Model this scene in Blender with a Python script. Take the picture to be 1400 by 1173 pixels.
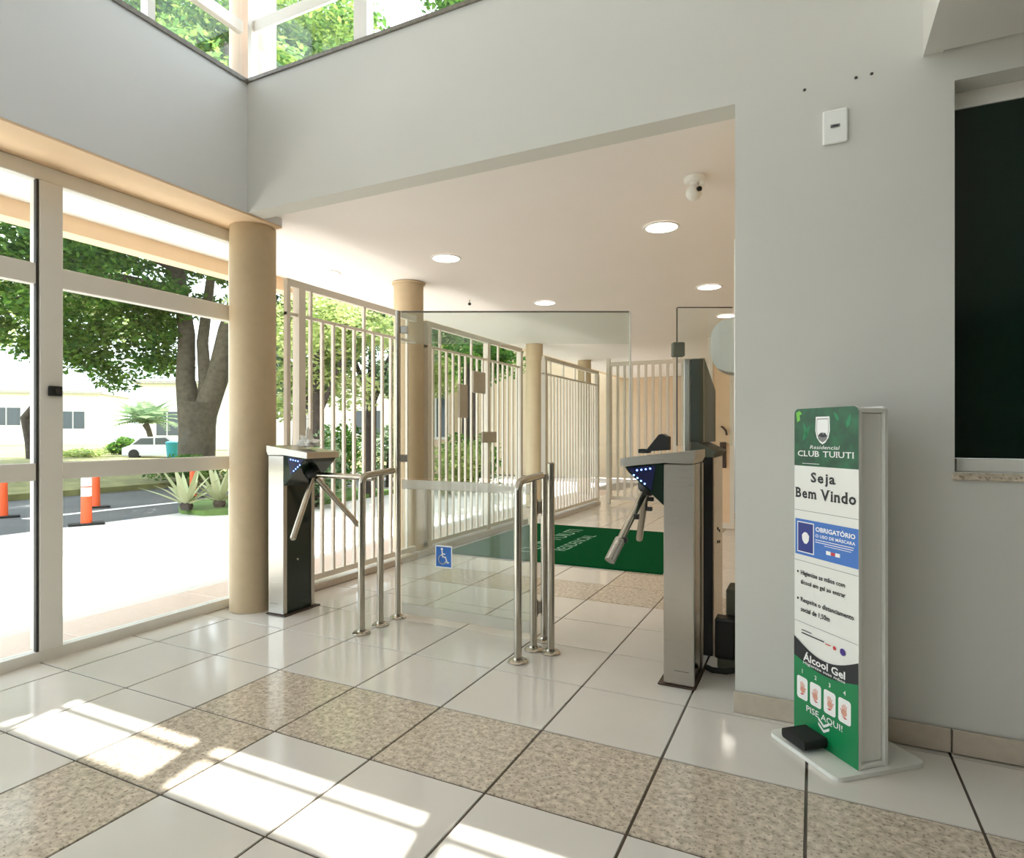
import bpy, bmesh, math, random
import numpy as np
from mathutils import Vector, Matrix

# ------------------------------------------------------------------ reset
for o in list(bpy.data.objects):
    bpy.data.objects.remove(o, do_unlink=True)
scene = bpy.context.scene
COL = scene.collection
random.seed(7)
RNG = np.random.default_rng(7)

# ------------------------------------------------------------------ camera, sky, sun, exposure
CAM_F, CAM_H, HOR, YAW = 839.0, 1.12, 592.7, math.radians(26.1)
cd = bpy.data.cameras.new('camera')
cam = bpy.data.objects.new('camera', cd)
COL.objects.link(cam)
cam.location = (0, 0, CAM_H)
cam.rotation_euler = (math.pi / 2, 0, YAW)
cd.sensor_width = 36
cd.lens = 36 * CAM_F / 1400
cd.shift_y = (HOR - 586.5) / 1400
cd.clip_start, cd.clip_end = 0.02, 400
scene.camera = cam

SKY, SUN, EXPO = 3.1, 12.0, 0.45
world = bpy.data.worlds.new('sky')
scene.world = world
world.use_nodes = True
bg = world.node_tree.nodes['Background']
bg.inputs[0].default_value = (0.83, 0.92, 1.0, 1)
bg.inputs[1].default_value = SKY
sl = bpy.data.lights.new('sun', 'SUN')
sl.energy = SUN
sl.angle = math.radians(0.53)
sl.color = (1.0, 0.97, 0.93)
so = bpy.data.objects.new('sun', sl)
COL.objects.link(so)
so.location = (-3, 12, 20)
so.rotation_euler = Vector((0.072, -0.338, -1.0)).to_track_quat('-Z', 'Y').to_euler()

scene.view_settings.view_transform = 'Standard'
scene.view_settings.look = 'None'
scene.view_settings.exposure = EXPO
scene.view_settings.gamma = 1
scene.view_settings.use_curve_mapping = False
try:
    scene.cycles.max_bounces = 10
    scene.cycles.diffuse_bounces = 6
    scene.cycles.transparent_max_bounces = 24
    scene.cycles.caustics_reflective = False
    scene.cycles.caustics_refractive = False
except Exception:
    pass

# ------------------------------------------------------------------ materials
def lin(c):
    return tuple(((v / 255) / 12.92 if v / 255 <= 0.04045 else ((v / 255 + 0.055) / 1.055) ** 2.4) for v in c) + (1,)

def mat(name, rgb, rough=0.6, metal=0.0, var=0.0, scale=8.0, bump=0.0, spec=None, emit=None, estr=0.0):
    m = bpy.data.materials.new(name)
    m.use_nodes = True
    nt = m.node_tree
    b = nt.nodes['Principled BSDF']
    b.inputs['Base Color'].default_value = lin(rgb)
    b.inputs['Roughness'].default_value = rough
    b.inputs['Metallic'].default_value = metal
    if spec is not None:
        b.inputs['Specular IOR Level'].default_value = spec
    if emit:
        b.inputs['Emission Color'].default_value = lin(emit)
        b.inputs['Emission Strength'].default_value = estr
    tc = nt.nodes.new('ShaderNodeTexCoord')
    n = nt.nodes.new('ShaderNodeTexNoise')
    n.inputs['Scale'].default_value = scale
    n.inputs['Detail'].default_value = 4
    nt.links.new(tc.outputs['Object'], n.inputs['Vector'])
    if var > 0:
        r = nt.nodes.new('ShaderNodeValToRGB')
        c = lin(rgb)
        r.color_ramp.elements[0].position = 0.3
        r.color_ramp.elements[1].position = 0.7
        r.color_ramp.elements[0].color = tuple(v * (1 - var) for v in c[:3]) + (1,)
        r.color_ramp.elements[1].color = tuple(min(1, v * (1 + var)) for v in c[:3]) + (1,)
        nt.links.new(n.outputs['Fac'], r.inputs['Fac'])
        nt.links.new(r.outputs['Color'], b.inputs['Base Color'])
    if bump > 0:
        bp = nt.nodes.new('ShaderNodeBump')
        bp.inputs['Strength'].default_value = bump
        bp.inputs['Distance'].default_value = 0.004
        nt.links.new(n.outputs['Fac'], bp.inputs['Height'])
        nt.links.new(bp.outputs['Normal'], b.inputs['Normal'])
    return m

def glass_mat(name, tint, refl=1.0, film=0.0, filmcol=(235, 238, 235)):
    """clear sheet glass: fresnel mix of a tinted transparent and a mirror; film adds a milky coat"""
    m = bpy.data.materials.new(name)
    m.use_nodes = True
    nt = m.node_tree
    nt.nodes.clear()
    out = nt.nodes.new('ShaderNodeOutputMaterial')
    tr = nt.nodes.new('ShaderNodeBsdfTransparent')
    tr.inputs[0].default_value = tint + (1,)
    gl = nt.nodes.new('ShaderNodeBsdfGlossy')
    gl.inputs['Roughness'].default_value = 0.02
    lw = nt.nodes.new('ShaderNodeLayerWeight')
    lw.inputs['Blend'].default_value = 0.5
    pw = nt.nodes.new('ShaderNodeMath')
    pw.operation = 'POWER'
    pw.inputs[1].default_value = 5.0
    mu = nt.nodes.new('ShaderNodeMath')
    mu.operation = 'MULTIPLY_ADD'
    mu.inputs[1].default_value = 0.9 * refl
    mu.inputs[2].default_value = 0.035 * refl
    mx = nt.nodes.new('ShaderNodeMixShader')
    nt.links.new(lw.outputs['Facing'], pw.inputs[0])
    nt.links.new(pw.outputs[0], mu.inputs[0])
    nt.links.new(mu.outputs[0], mx.inputs[0])
    nt.links.new(tr.outputs[0], mx.inputs[1])
    nt.links.new(gl.outputs[0], mx.inputs[2])
    last = mx
    if film > 0:
        df = nt.nodes.new('ShaderNodeBsdfDiffuse')
        df.inputs[0].default_value = lin(filmcol)
        tl = nt.nodes.new('ShaderNodeBsdfTranslucent')
        tl.inputs[0].default_value = lin(filmcol)
        ad = nt.nodes.new('ShaderNodeMixShader')
        nt.links.new(df.outputs[0], ad.inputs[1])
        nt.links.new(tl.outputs[0], ad.inputs[2])
        m2 = nt.nodes.new('ShaderNodeMixShader')
        m2.inputs[0].default_value = film
        nt.links.new(mx.outputs[0], m2.inputs[1])
        nt.links.new(ad.outputs[0], m2.inputs[2])
        last = m2
    nt.links.new(last.outputs[0], out.inputs[0])
    return m

def leaf_mat(name, cols, trans=0.45):
    m = bpy.data.materials.new(name)
    m.use_nodes = True
    nt = m.node_tree
    nt.nodes.clear()
    out = nt.nodes.new('ShaderNodeOutputMaterial')
    g = nt.nodes.new('ShaderNodeNewGeometry')
    r = nt.nodes.new('ShaderNodeValToRGB')
    r.color_ramp.elements[0].color = lin(cols[0])
    r.color_ramp.elements[1].color = lin(cols[-1])
    for i, c in enumerate(cols[1:-1]):
        e = r.color_ramp.elements.new((i + 1) / (len(cols) - 1))
        e.color = lin(c)
    nt.links.new(g.outputs['Random Per Island'], r.inputs['Fac'])
    d = nt.nodes.new('ShaderNodeBsdfDiffuse')
    t = nt.nodes.new('ShaderNodeBsdfTranslucent')
    mx = nt.nodes.new('ShaderNodeMixShader')
    mx.inputs[0].default_value = trans
    nt.links.new(r.outputs['Color'], d.inputs[0])
    nt.links.new(r.outputs['Color'], t.inputs[0])
    nt.links.new(d.outputs[0], mx.inputs[1])
    nt.links.new(t.outputs[0], mx.inputs[2])
    nt.links.new(mx.outputs[0], out.inputs[0])
    return m

def steel_mat(name, rgb=(190, 186, 178), rough=0.28):
    m = mat(name, rgb, rough, 1.0)
    nt = m.node_tree
    b = nt.nodes['Principled BSDF']
    tc = nt.nodes.new('ShaderNodeTexCoord')
    mp = nt.nodes.new('ShaderNodeMapping')
    mp.inputs['Scale'].default_value = (2, 2, 240)
    n = nt.nodes.new('ShaderNodeTexNoise')
    n.inputs['Scale'].default_value = 3
    rm = nt.nodes.new('ShaderNodeMapRange')
    rm.inputs['To Min'].default_value = rough - 0.05
    rm.inputs['To Max'].default_value = rough + 0.1
    nt.links.new(tc.outputs['Object'], mp.inputs[0])
    nt.links.new(mp.outputs[0], n.inputs['Vector'])
    nt.links.new(n.outputs['Fac'], rm.inputs['Value'])
    nt.links.new(rm.outputs[0], b.inputs['Roughness'])
    return m

def granite_mat(name, base, dark, light, rough=0.13):
    m = mat(name, base, rough)
    nt = m.node_tree
    b = nt.nodes['Principled BSDF']
    g = nt.nodes.new('ShaderNodeNewGeometry')
    n1 = nt.nodes.new('ShaderNodeTexNoise')
    n1.inputs['Scale'].default_value = 42
    n1.inputs['Detail'].default_value = 6
    r1 = nt.nodes.new('ShaderNodeValToRGB')
    r1.color_ramp.elements[0].position = 0.35
    r1.color_ramp.elements[0].color = lin(tuple(int(v * 0.86) for v in base))
    r1.color_ramp.elements[1].position = 0.68
    r1.color_ramp.elements[1].color = lin(light)
    v = nt.nodes.new('ShaderNodeTexVoronoi')
    v.inputs['Scale'].default_value = 95
    v.inputs['Randomness'].default_value = 1
    n2 = nt.nodes.new('ShaderNodeTexNoise')
    n2.inputs['Scale'].default_value = 95
    n2.inputs['Detail'].default_value = 3
    r2 = nt.nodes.new('ShaderNodeValToRGB')
    r2.color_ramp.elements[0].position = 0.56
    r2.color_ramp.elements[0].color = (0, 0, 0, 1)
    r2.color_ramp.elements[1].position = 0.66
    r2.color_ramp.elements[1].color = (0.75, 0.75, 0.75, 1)
    mx = nt.nodes.new('ShaderNodeMixRGB')
    mx.inputs[2].default_value = lin(dark)
    for nd in (n1, v, n2):
        nt.links.new(g.outputs['Position'], nd.inputs['Vector'])
    nt.links.new(n1.outputs['Fac'], r1.inputs['Fac'])
    nt.links.new(n2.outputs['Fac'], r2.inputs['Fac'])
    nt.links.new(r2.outputs['Color'], mx.inputs[0])
    nt.links.new(r1.outputs['Color'], mx.inputs[1])
    nt.links.new(mx.outputs[0], b.inputs['Base Color'])
    return m

T = 0.45                     # tile module
GX0, GY0 = -0.018, 1.681     # a joint crossing

def grid_floor_mat(name, rgb, joint, rough):
    m = mat(name, rgb, rough)
    nt = m.node_tree
    b = nt.nodes['Principled BSDF']
    g = nt.nodes.new('ShaderNodeNewGeometry')
    sx = nt.nodes.new('ShaderNodeSeparateXYZ')
    nt.links.new(g.outputs['Position'], sx.inputs[0])
    acc = None
    for ax, o0 in (('X', GX0), ('Y', GY0)):
        a = nt.nodes.new('ShaderNodeMath'); a.operation = 'SUBTRACT'; a.inputs[1].default_value = o0
        w = nt.nodes.new('ShaderNodeMath'); w.operation = 'PINGPONG'; w.inputs[1].default_value = T / 2
        # distance to nearest joint
        nt.links.new(sx.outputs[ax], a.inputs[0])
        ab = nt.nodes.new('ShaderNodeMath'); ab.operation = 'FLOORED_MODULO'; ab.inputs[1].default_value = T
        nt.links.new(a.outputs[0], ab.inputs[0])
        nt.links.new(ab.outputs[0], w.inputs[0])
        l = nt.nodes.new('ShaderNodeMath'); l.operation = 'LESS_THAN'; l.inputs[1].default_value = 0.0045
        nt.links.new(w.outputs[0], l.inputs[0])
        if acc is None:
            acc = l
        else:
            mxx = nt.nodes.new('ShaderNodeMath'); mxx.operation = 'MAXIMUM'
            nt.links.new(acc.outputs[0], mxx.inputs[0])
            nt.links.new(l.outputs[0], mxx.inputs[1])
            acc = mxx
    mx = nt.nodes.new('ShaderNodeMixRGB')
    mx.inputs[1].default_value = lin(rgb)
    mx.inputs[2].default_value = lin(joint)
    nt.links.new(acc.outputs[0], mx.inputs[0])
    nt.links.new(mx.outputs[0], b.inputs['Base Color'])
    return m

M = {}
M['wall'] = mat('white_wall_paint', (222, 224, 225), 0.7, var=0.015, scale=1.5, bump=0.03)
M['wallgrey'] = mat('off_white_wall_paint', (212, 211, 205), 0.7, var=0.02, scale=1.5, bump=0.03)
M['wallmid'] = mat('warm_grey_wall_paint', (138, 130, 118), 0.8, var=0.02)  # for unseen walls, toned darker to cut bounce on the right side
M['palecol'] = mat('pale_column_paint', (206, 184, 164), 0.7, var=0.02)
M['peach'] = mat('peach_paint', (238, 208, 172), 0.75, var=0.02)
M['tan'] = mat('tan_column_paint', (198, 178, 146), 0.7, var=0.03, scale=20, bump=0.05)
M['ceil'] = mat('ceiling_paint', (242, 236, 232), 0.85, var=0.01, scale=2)
M['sill'] = mat('grey_granite_sill', (120, 114, 104), 0.4, var=0.2, scale=40)
M['frame'] = mat('cream_aluminium', (234, 231, 224), 0.38, var=0.01)
M['gasket'] = mat('dark_gasket', (58, 54, 50), 0.6)
M['tile'] = mat('cream_porcelain', (224, 219, 211), 0.1, var=0.03, scale=3)
M['floor'] = grid_floor_mat('cream_porcelain_grid', (218, 213, 205), (74, 62, 52), 0.15)
M['granite'] = granite_mat('beige_granite', (212, 197, 176), (130, 112, 98), (228, 215, 197))
M['basebd'] = mat('beige_base_stone', (196, 184, 168), 0.25, var=0.05, scale=30)
M['glass'] = glass_mat('window_glass', (0.96, 0.975, 0.965))
M['gateglass'] = glass_mat('tempered_glass', (0.95, 0.968, 0.958), 1.3)
M['haze'] = glass_mat('lightly_hazed_glass', (0.90, 0.935, 0.915), 1.2, 0.10, (225, 232, 226))
M['film'] = glass_mat('frosted_film', (0.9, 0.94, 0.92), 1.0, 0.55, (232, 232, 228))
M['darkglass'] = mat('dark_green_glass', (10, 34, 26), 0.12, var=0.1)
M['steel'] = steel_mat('brushed_steel')
M['chrome'] = steel_mat('polished_steel_tube', (186, 180, 168), 0.2)
M['darkgreen'] = mat('dark_green_gloss_panel', (10, 36, 26), 0.16)
M['black'] = mat('black_plastic', (22, 24, 24), 0.4)
M['blackrub'] = mat('black_rubber', (26, 28, 26), 0.75)
M['bluepanel'] = mat('dark_blue_lens', (16, 24, 70), 0.25)
M['led'] = mat('blue_led', (90, 130, 255), 0.4, emit=(110, 150, 255), estr=5.0)
M['white'] = mat('white_plastic', (238, 238, 234), 0.35)
M['totem'] = mat('white_lacquer', (232, 232, 226), 0.35, var=0.01)
M['railwhite'] = mat('cream_painted_steel', (228, 220, 206), 0.45, var=0.01)
M['lamp'] = mat('lamp_diffuser', (255, 255, 255), 0.5, emit=(255, 250, 242), estr=3.0)
M['mat'] = mat('green_mat_pile', (0, 78, 40), 1.0, var=0.12, scale=160, bump=0.6, spec=0.05)
M['matletter'] = mat('pale_mat_lettering', (150, 190, 168), 0.95, var=0.2, scale=120)
M['signblue'] = mat('sign_blue', (24, 104, 190), 0.4)
M['concrete'] = mat('pale_concrete', (206, 202, 196), 0.85, var=0.05, scale=1.2, bump=0.1)
M['pinkstone'] = mat('pink_granite_slab', (212, 190, 176), 0.4, var=0.05, scale=40)
M['asphalt'] = mat('worn_asphalt', (84, 84, 84), 0.9, var=0.18, scale=1.1, bump=0.2)
M['grass'] = mat('lawn', (92, 122, 58), 0.95, var=0.3, scale=9, bump=0.5)
M['soil'] = mat('verge_grass', (126, 124, 78), 0.95, var=0.3, scale=3, bump=0.5)
M['bark'] = mat('brown_bark', (92, 84, 70), 0.9, var=0.3, scale=9, bump=0.8)
M['darkbark'] = mat('dark_bark', (70, 62, 56), 0.9, var=0.3, scale=9, bump=0.8)
M['leafA'] = leaf_mat('deep_green_leaves', [(52, 92, 46), (84, 128, 58), (122, 160, 70), (70, 108, 66)])
M['leafB'] = leaf_mat('yellow_green_leaves', [(150, 172, 100), (184, 198, 128), (208, 212, 152), (136, 162, 108)])
M['leafD'] = leaf_mat('mixed_green_leaves', [(70, 112, 58), (112, 148, 70), (160, 182, 92), (84, 124, 72)])
M['leafC'] = leaf_mat('grey_green_leaves', [(92, 122, 88), (136, 160, 120), (170, 186, 150), (80, 112, 80)])
M['agave'] = leaf_mat('striped_agave_leaf', [(186, 194, 150), (216, 216, 180), (156, 174, 134)], 0.25)
M['orange'] = mat('orange_plastic', (240, 96, 48), 0.5)
M['reflective'] = mat('white_reflective_band', (246, 244, 240), 0.4)
M['housewhite'] = mat('white_house_paint', (240, 238, 232), 0.85, var=0.02)
M['housebeige'] = mat('beige_house_paint', (216, 192, 164), 0.85, var=0.03)
M['roof'] = mat('grey_roof', (170, 164, 156), 0.8, var=0.1)
M['pane'] = mat('dark_window_pane', (70, 78, 82), 0.15)
M['teal'] = mat('teal_plastic', (40, 150, 170), 0.5)
M['carbody'] = mat('silver_car_paint', (214, 214, 220), 0.25, 0.3)
M['hdrgreen'] = mat('printed_leaf_pattern', (18, 84, 48), 0.35, var=0.55, scale=16)
M['prgreen'] = mat('printed_green', (10, 128, 74), 0.35)
M['prwhite'] = mat('printed_white', (242, 242, 240), 0.35)
M['prblack'] = mat('printed_black', (26, 28, 30), 0.4)
M['prblue'] = mat('printed_blue', (62, 116, 196), 0.35)
M['prnavy'] = mat('printed_navy', (36, 52, 130), 0.35)
M['prlime'] = mat('printed_lime', (120, 200, 70), 0.4)
M['prskin'] = mat('printed_skin', (222, 160, 140), 0.4)
M['prred'] = mat('printed_red', (206, 64, 60), 0.4)
M['prpurple'] = mat('printed_purple', (74, 50, 140), 0.4)
M['prgrey'] = mat('printed_grey_line', (120, 122, 120), 0.4)
M['brown'] = mat('dark_bronze', (64, 46, 34), 0.45)
M['cloth'] = mat('white_cloth', (240, 240, 236), 0.9, var=0.05, scale=30)
M['boxgreen'] = mat('grey_green_box', (96, 98, 84), 0.6, var=0.05)

# ------------------------------------------------------------------ mesh builder
class MB:
    def __init__(self):
        self.v, self.f = [], []

    def add(self, vs, fs):
        o = len(self.v)
        self.v += [tuple(p) for p in vs]
        self.f += [tuple(i + o for i in f) for f in fs]
        return self

    def box(self, x0, x1, y0, y1, z0, z1):
        vs = [(x0, y0, z0), (x1, y0, z0), (x1, y1, z0), (x0, y1, z0), (x0, y0, z1), (x1, y0, z1), (x1, y1, z1), (x0, y1, z1)]
        return self.add(vs, [(0, 3, 2, 1), (4, 5, 6, 7), (0, 1, 5, 4), (1, 2, 6, 5), (2, 3, 7, 6), (3, 0, 4, 7)])

    def bbox(self, x0, x1, y0, y1, z0, z1, r=0.004, seg=1):
        """bevelled box"""
        bm = bmesh.new()
        bmesh.ops.create_cube(bm, size=1)
        for q in bm.verts:
            q.co = Vector(((x0 + x1) / 2 + q.co.x * (x1 - x0), (y0 + y1) / 2 + q.co.y * (y1 - y0), (z0 + z1) / 2 + q.co.z * (z1 - z0)))
        bmesh.ops.bevel(bm, geom=list(bm.edges), offset=r, segments=seg, affect='EDGES', profile=0.5)
        return self.bm(bm)

    def bm(self, bm):
        bm.verts.index_update()
        self.add([q.co[:] for q in bm.verts], [[q.index for q in f.verts] for f in bm.faces])
        bm.free()
        return self

    def prism(self, poly, axis, a, b):
        """extrude a 2-D polygon along an axis; poly in the other two axes (cyclic order)"""
        n = len(poly)
        def P(p, t):
            return {'x': (t, p[0], p[1]), 'y': (p[0], t, p[1]), 'z': (p[0], p[1], t)}[axis]
        vs = [P(p, a) for p in poly] + [P(p, b) for p in poly]
        fs = [tuple(range(n))[::-1], tuple(range(n, 2 * n))] + [(i, (i + 1) % n, n + (i + 1) % n, n + i) for i in range(n)]
        return self.add(vs, fs)

    def tube(self, pts, rads, seg=12, cap=True):
        pts = [Vector(p) for p in pts]
        if not isinstance(rads, (list, tuple)):
            rads = [rads] * len(pts)
        rings = []
        up = None
        for i, p in enumerate(pts):
            if i == 0:
                d = pts[1] - p
            elif i == len(pts) - 1:
                d = p - pts[i - 1]
            else:
                d = (pts[i + 1] - p).normalized() + (p - pts[i - 1]).normalized()
            d.normalize()
            if up is None:
                up = Vector((1, 0, 0)) if abs(d.x) < 0.9 else Vector((0, 1, 0))
            u = (up - d * up.dot(d)).normalized()
            w = d.cross(u)
            up = u
            rings.append([p + (u * math.cos(2 * math.pi * k / seg) + w * math.sin(2 * math.pi * k / seg)) * rads[i] for k in range(seg)])
        vs = [q for r in rings for q in r]
        fs = []
        for i in range(len(rings) - 1):
            for k in range(seg):
                a, b = i * seg + k, i * seg + (k + 1) % seg
                fs.append((a, b, b + seg, a + seg))
        if cap:
            fs.append(tuple(range(seg))[::-1])
            fs.append(tuple(range((len(rings) - 1) * seg, len(rings) * seg)))
        return self.add(vs, fs)

    def lathe(self, prof, cx=0, cy=0, seg=32):
        """profile [(r, z)...]"""
        vs, fs = [], []
        for r, z in prof:
            for k in range(seg):
                a = 2 * math.pi * k / seg
                vs.append((cx + r * math.cos(a), cy + r * math.sin(a), z))
        n = len(prof)
        for i in range(n - 1):
            for k in range(seg):
                a, b = i * seg + k, i * seg + (k + 1) % seg
                fs.append((a, b, b + seg, a + seg))
        fs.append(tuple(range(seg))[::-1])
        fs.append(tuple(range((n - 1) * seg, n * seg)))
        return self.add(vs, fs)

    def sphere(self, c, r, seg=16, rings=10):
        bm = bmesh.new()
        bmesh.ops.create_uvsphere(bm, u_segments=seg, v_segments=rings, radius=1)
        if not isinstance(r, (tuple, list)):
            r = (r, r, r)
        for q in bm.verts:
            q.co = Vector((c[0] + q.co.x * r[0], c[1] + q.co.y * r[1], c[2] + q.co.z * r[2]))
        return self.bm(bm)

    def shift(self, d):
        self.v = [(p[0] + d[0], p[1] + d[1], p[2] + d[2]) for p in self.v]
        return self

    def mesh(self, name, material, smooth=False, angle=35):
        me = bpy.data.meshes.new(name)
        me.from_pydata(self.v, [], self.f)
        me.update()
        bm = bmesh.new()
        bm.from_mesh(me)
        bmesh.ops.recalc_face_normals(bm, faces=bm.faces)
        bm.to_mesh(me)
        bm.free()
        if material is not None:
            me.materials.append(M[material] if isinstance(material, str) else material)
        if smooth:
            me.polygons.foreach_set('use_smooth', [True] * len(me.polygons))
            me.set_sharp_from_angle(angle=math.radians(angle))
        return me

def new_obj(name, data, parent=None, loc=(0, 0, 0), rot=None):
    o = bpy.data.objects.new(name, data)
    COL.objects.link(o)
    o.location = loc
    if rot:
        o.rotation_euler = rot
    if parent:
        o.parent = parent
    return o

def wloc(o):
    p = Vector((0, 0, 0))
    while o is not None:
        p += o.location
        o = o.parent
    return p

def tag(o, label=None, cat=None, group=None, kind=None):
    if label: o['label'] = label
    if cat: o['category'] = cat
    if group: o['group'] = group
    if kind: o['kind'] = kind
    return o

def thing(name, label, cat, loc=(0, 0, 0), rz=0, group=None):
    o = new_obj(name, None, None, loc, (0, 0, rz))
    o.empty_display_size = 0.1
    return tag(o, label, cat, group)

def part(name, mb, material, parent, world=False, smooth=False, label=None, angle=35):
    """mesh child; world=True means the builder holds world coordinates (unrotated parents only)"""
    if world and parent is not None:
        d = wloc(parent)
        mb.shift((-d.x, -d.y, -d.z))
    o = new_obj(name, mb.mesh(name, material, smooth, angle), parent)
    if label: o['label'] = label
    return o

def struct(name, mb, material, smooth=False):
    o = new_obj(name, mb.mesh(name, material, smooth))
    o['kind'] = 'structure'
    return o

def solo(name, mb, material, label, cat, loc=(0, 0, 0), group=None, smooth=False, world=False):
    if world:
        mb.shift((-loc[0], -loc[1], -loc[2]))
    o = new_obj(name, mb.mesh(name, material, smooth), None, loc)
    return tag(o, label, cat, group)

def px_floor(px, py, z=0.0):
    """where the sight line of a photo pixel meets height z"""
    d = CAM_F * (CAM_H - z) / (py - HOR)
    l = (px - 700) * d / CAM_F
    s, c = math.sin(YAW), math.cos(YAW)
    return (-s * d + c * l, c * d + s * l)

def at_depth(px, d):
    l = (px - 700) * d / CAM_F
    s, c = math.sin(YAW), math.cos(YAW)
    return (-s * d + c * l, c * d + s * l)

# ------------------------------------------------------------------ levels of the building
XG, XB = -3.42, -3.06        # glazed front, inner face of its upper beam
YW, YW2 = 2.62, 2.89         # wall with the opening: inner and outer face
ZB, ZC, ZS, ZR = 2.45, 2.50, 3.23, 4.25   # underside of beams, corridor ceiling, sill, lobby roof
XO = -0.281                  # right edge of the opening
XM = 0.355                   # edge of the mezzanine slab
XR, YR = 3.2, -3.2

# ------------------------------------------------------------------ floor and its tiles
fl = struct('floor', MB().box(XG, XR, YR, 15.0, -0.12, -0.0035), 'floor')

def inframe(x, y):
    s, c = math.sin(YAW), math.cos(YAW)
    d = -s * x + c * y
    if d < 0.6: return False
    px = 700 + CAM_F * (c * x + s * y) / d
    py = HOR + CAM_F * CAM_H / d
    return -60 < px < 1460 and py < 1240

def tile_mesh(name, material, w=T, h=T, j=0.004, t=0.0035, c=0.0012):
    mb = MB()
    x0, x1, y0, y1 = j, w - j, j, h - j
    vs = [(x0, y0, -t), (x1, y0, -t), (x1, y1, -t), (x0, y1, -t), (x0 + c, y0 + c, 0), (x1 - c, y0 + c, 0), (x1 - c, y1 - c, 0), (x0 + c, y1 - c, 0)]
    mb.add(vs, [(4, 5, 6, 7), (0, 1, 5, 4), (1, 2, 6, 5), (2, 3, 7, 6), (3, 0, 4, 7)])
    return mb.mesh(name, material)

tm, tg = tile_mesh('tile', 'tile'), tile_mesh('tile_granite', 'granite')
edge_w = (GX0 - 7 * T) - XG
te = tile_mesh('tile_edge', 'tile', edge_w, T)
for i in range(-8, 3):
    for k in range(-3, 17):
        x0, y0 = GX0 + i * T, GY0 + k * T
        if not any(inframe(x0 + a * T, y0 + b * T) for a in (0, 0.5, 1) for b in (0, 0.5, 1)):
            continue
        if y0 > 2.5 and (x0 > XO - 0.02 or x0 < -3.2):
            continue
        gran = (k == 0 and i >= -5) or (i == -5 and k <= 0) or (k == 5 and i >= -6) or (i == -3 and k >= 6)
        if i == -8:
            o = new_obj('tile', te, fl, (XG, y0, 0))
        else:
            o = new_obj('tile', tg if gran else tm, fl, (x0, y0, 0))

# ------------------------------------------------------------------ walls and ceilings
# front (street) side: beam above the glazing, sill, clerestory
struct('wall_left', MB().box(XG - 0.05, XB, YR, YW2, ZB, ZS - 0.005), 'wall')
struct('trim_1', MB().box(XG - 0.02, XB - 0.001, YR, YW2, ZB - 0.012, ZB - 0.001), 'peach')
# wall with the opening: header + solid part with the window recess
w = MB()
w.box(XB, XO, YW, YW + 0.12, ZB, ZS)
WX0, WX1, WZ0, WZ1 = 0.448, 1.55, 0.985, 2.36
w.box(XO, WX0, YW, YW2, 0, ZS)
w.box(WX1, XR, YW, YW2, 0, ZS)
w.box(WX0, WX1, YW, YW2, 0, WZ0)
w.box(WX0, WX1, YW, YW2, WZ1, ZS)
struct('wall_back', w, 'wallgrey')
struct('wall_back_top', MB().box(XM, XR, YW, 2.70, ZS, ZR), 'wallgrey')
struct('wall_right', MB().box(XR, XR + 0.15, YR, YW2, 0, ZR), 'wallmid')
struct('wall_rear', MB().box(XG, XR, YR - 0.15, YR, 0, ZS), 'wallmid')
struct('wall_rear_top', MB().box(XM, XR, YR - 0.15, YR, ZS, ZR), 'wallgrey')
w5 = struct('window_rear_added', MB().box(XG, XM, YR - 0.1, YR - 0.05, ZS, ZS + 0.04), 'frame')  # unseen rear window, added to throw sky light on the upper walls
part('head_rail', MB().box(XG, XM, YR - 0.1, YR - 0.05, ZR - 0.04, ZR), 'frame', w5)
for k in range(4):
    a = XG + k * (XM - XG) / 4
    part('mullion', MB().box(a, a + 0.05, YR - 0.1, YR - 0.05, ZS + 0.041, ZR - 0.041), 'frame', w5)
    part('pane', MB().box(a + 0.051, a + (XM - XG) / 4 - 0.001, YR - 0.078, YR - 0.072, ZS + 0.041, ZR - 0.041), 'glass', w5)
struct('ceiling', MB().box(XG - 0.1, XR + 0.15, YR - 0.15, 2.70, ZR, ZR + 0.2), 'ceil')
# mezzanine slab over the right-hand side
struct('ceiling_mezzanine', MB().box(XM, XR, YR, YW - 0.012, 2.468, 2.8).box(XM, 0.415, YW - 0.012, YW, 2.468, 2.8), 'wallgrey')
# sills
s = MB().box(XG - 0.05, XB + 0.012, YR, YW + 0.2, ZS - 0.005, ZS + 0.02)
struct('trim_2', s, 'sill')
struct('trim_3', MB().box(XB + 0.012, XM, YW - 0.012, YW2, ZS, ZS + 0.02), 'sill')
# porch ceiling, and corridor ceiling extended past the bars to darken the far end
struct('ceiling_corridor', MB().box(-4.22, 1.2, YW2, 14.99, ZC, ZC + 0.18).box(XB, XO, YW + 0.12, YW2, ZC, ZC + 0.18).box(-4.22, XG - 0.05, YR, YW2, ZC, ZC + 0.18), 'ceil')
struct('trim_4', MB().box(-4.36, -4.22, YR, 4.15, ZC - 0.11, ZC + 0.2).box(-4.36, -4.22, 4.15, 14.99, ZC, ZC + 0.2), 'peach')
struct('wall_corridor', MB().box(XO + 0.001, XO + 0.16, YW2, 7.6, 0, ZC).box(-0.80, XO + 0.16, 7.6, 7.75, 0, ZC).box(-0.80, -0.65, 7.75, 14.9, 0, ZC), 'housebeige')

# baseboard of the right wall, in stone lengths
bb = struct('baseboard_right', MB().box(XO, XR, YW - 0.006, YW, 0, 0.083), 'sill')
for x0, x1 in ((XO - 0.004, 0.437), (0.440, 1.6), (1.603, XR)):
    part('baseboard_piece', MB().bbox(x0, x1 - 0.002, YW - 0.016, YW - 0.0061, 0.002, 0.085, 0.0015), 'basebd', bb)

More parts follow.
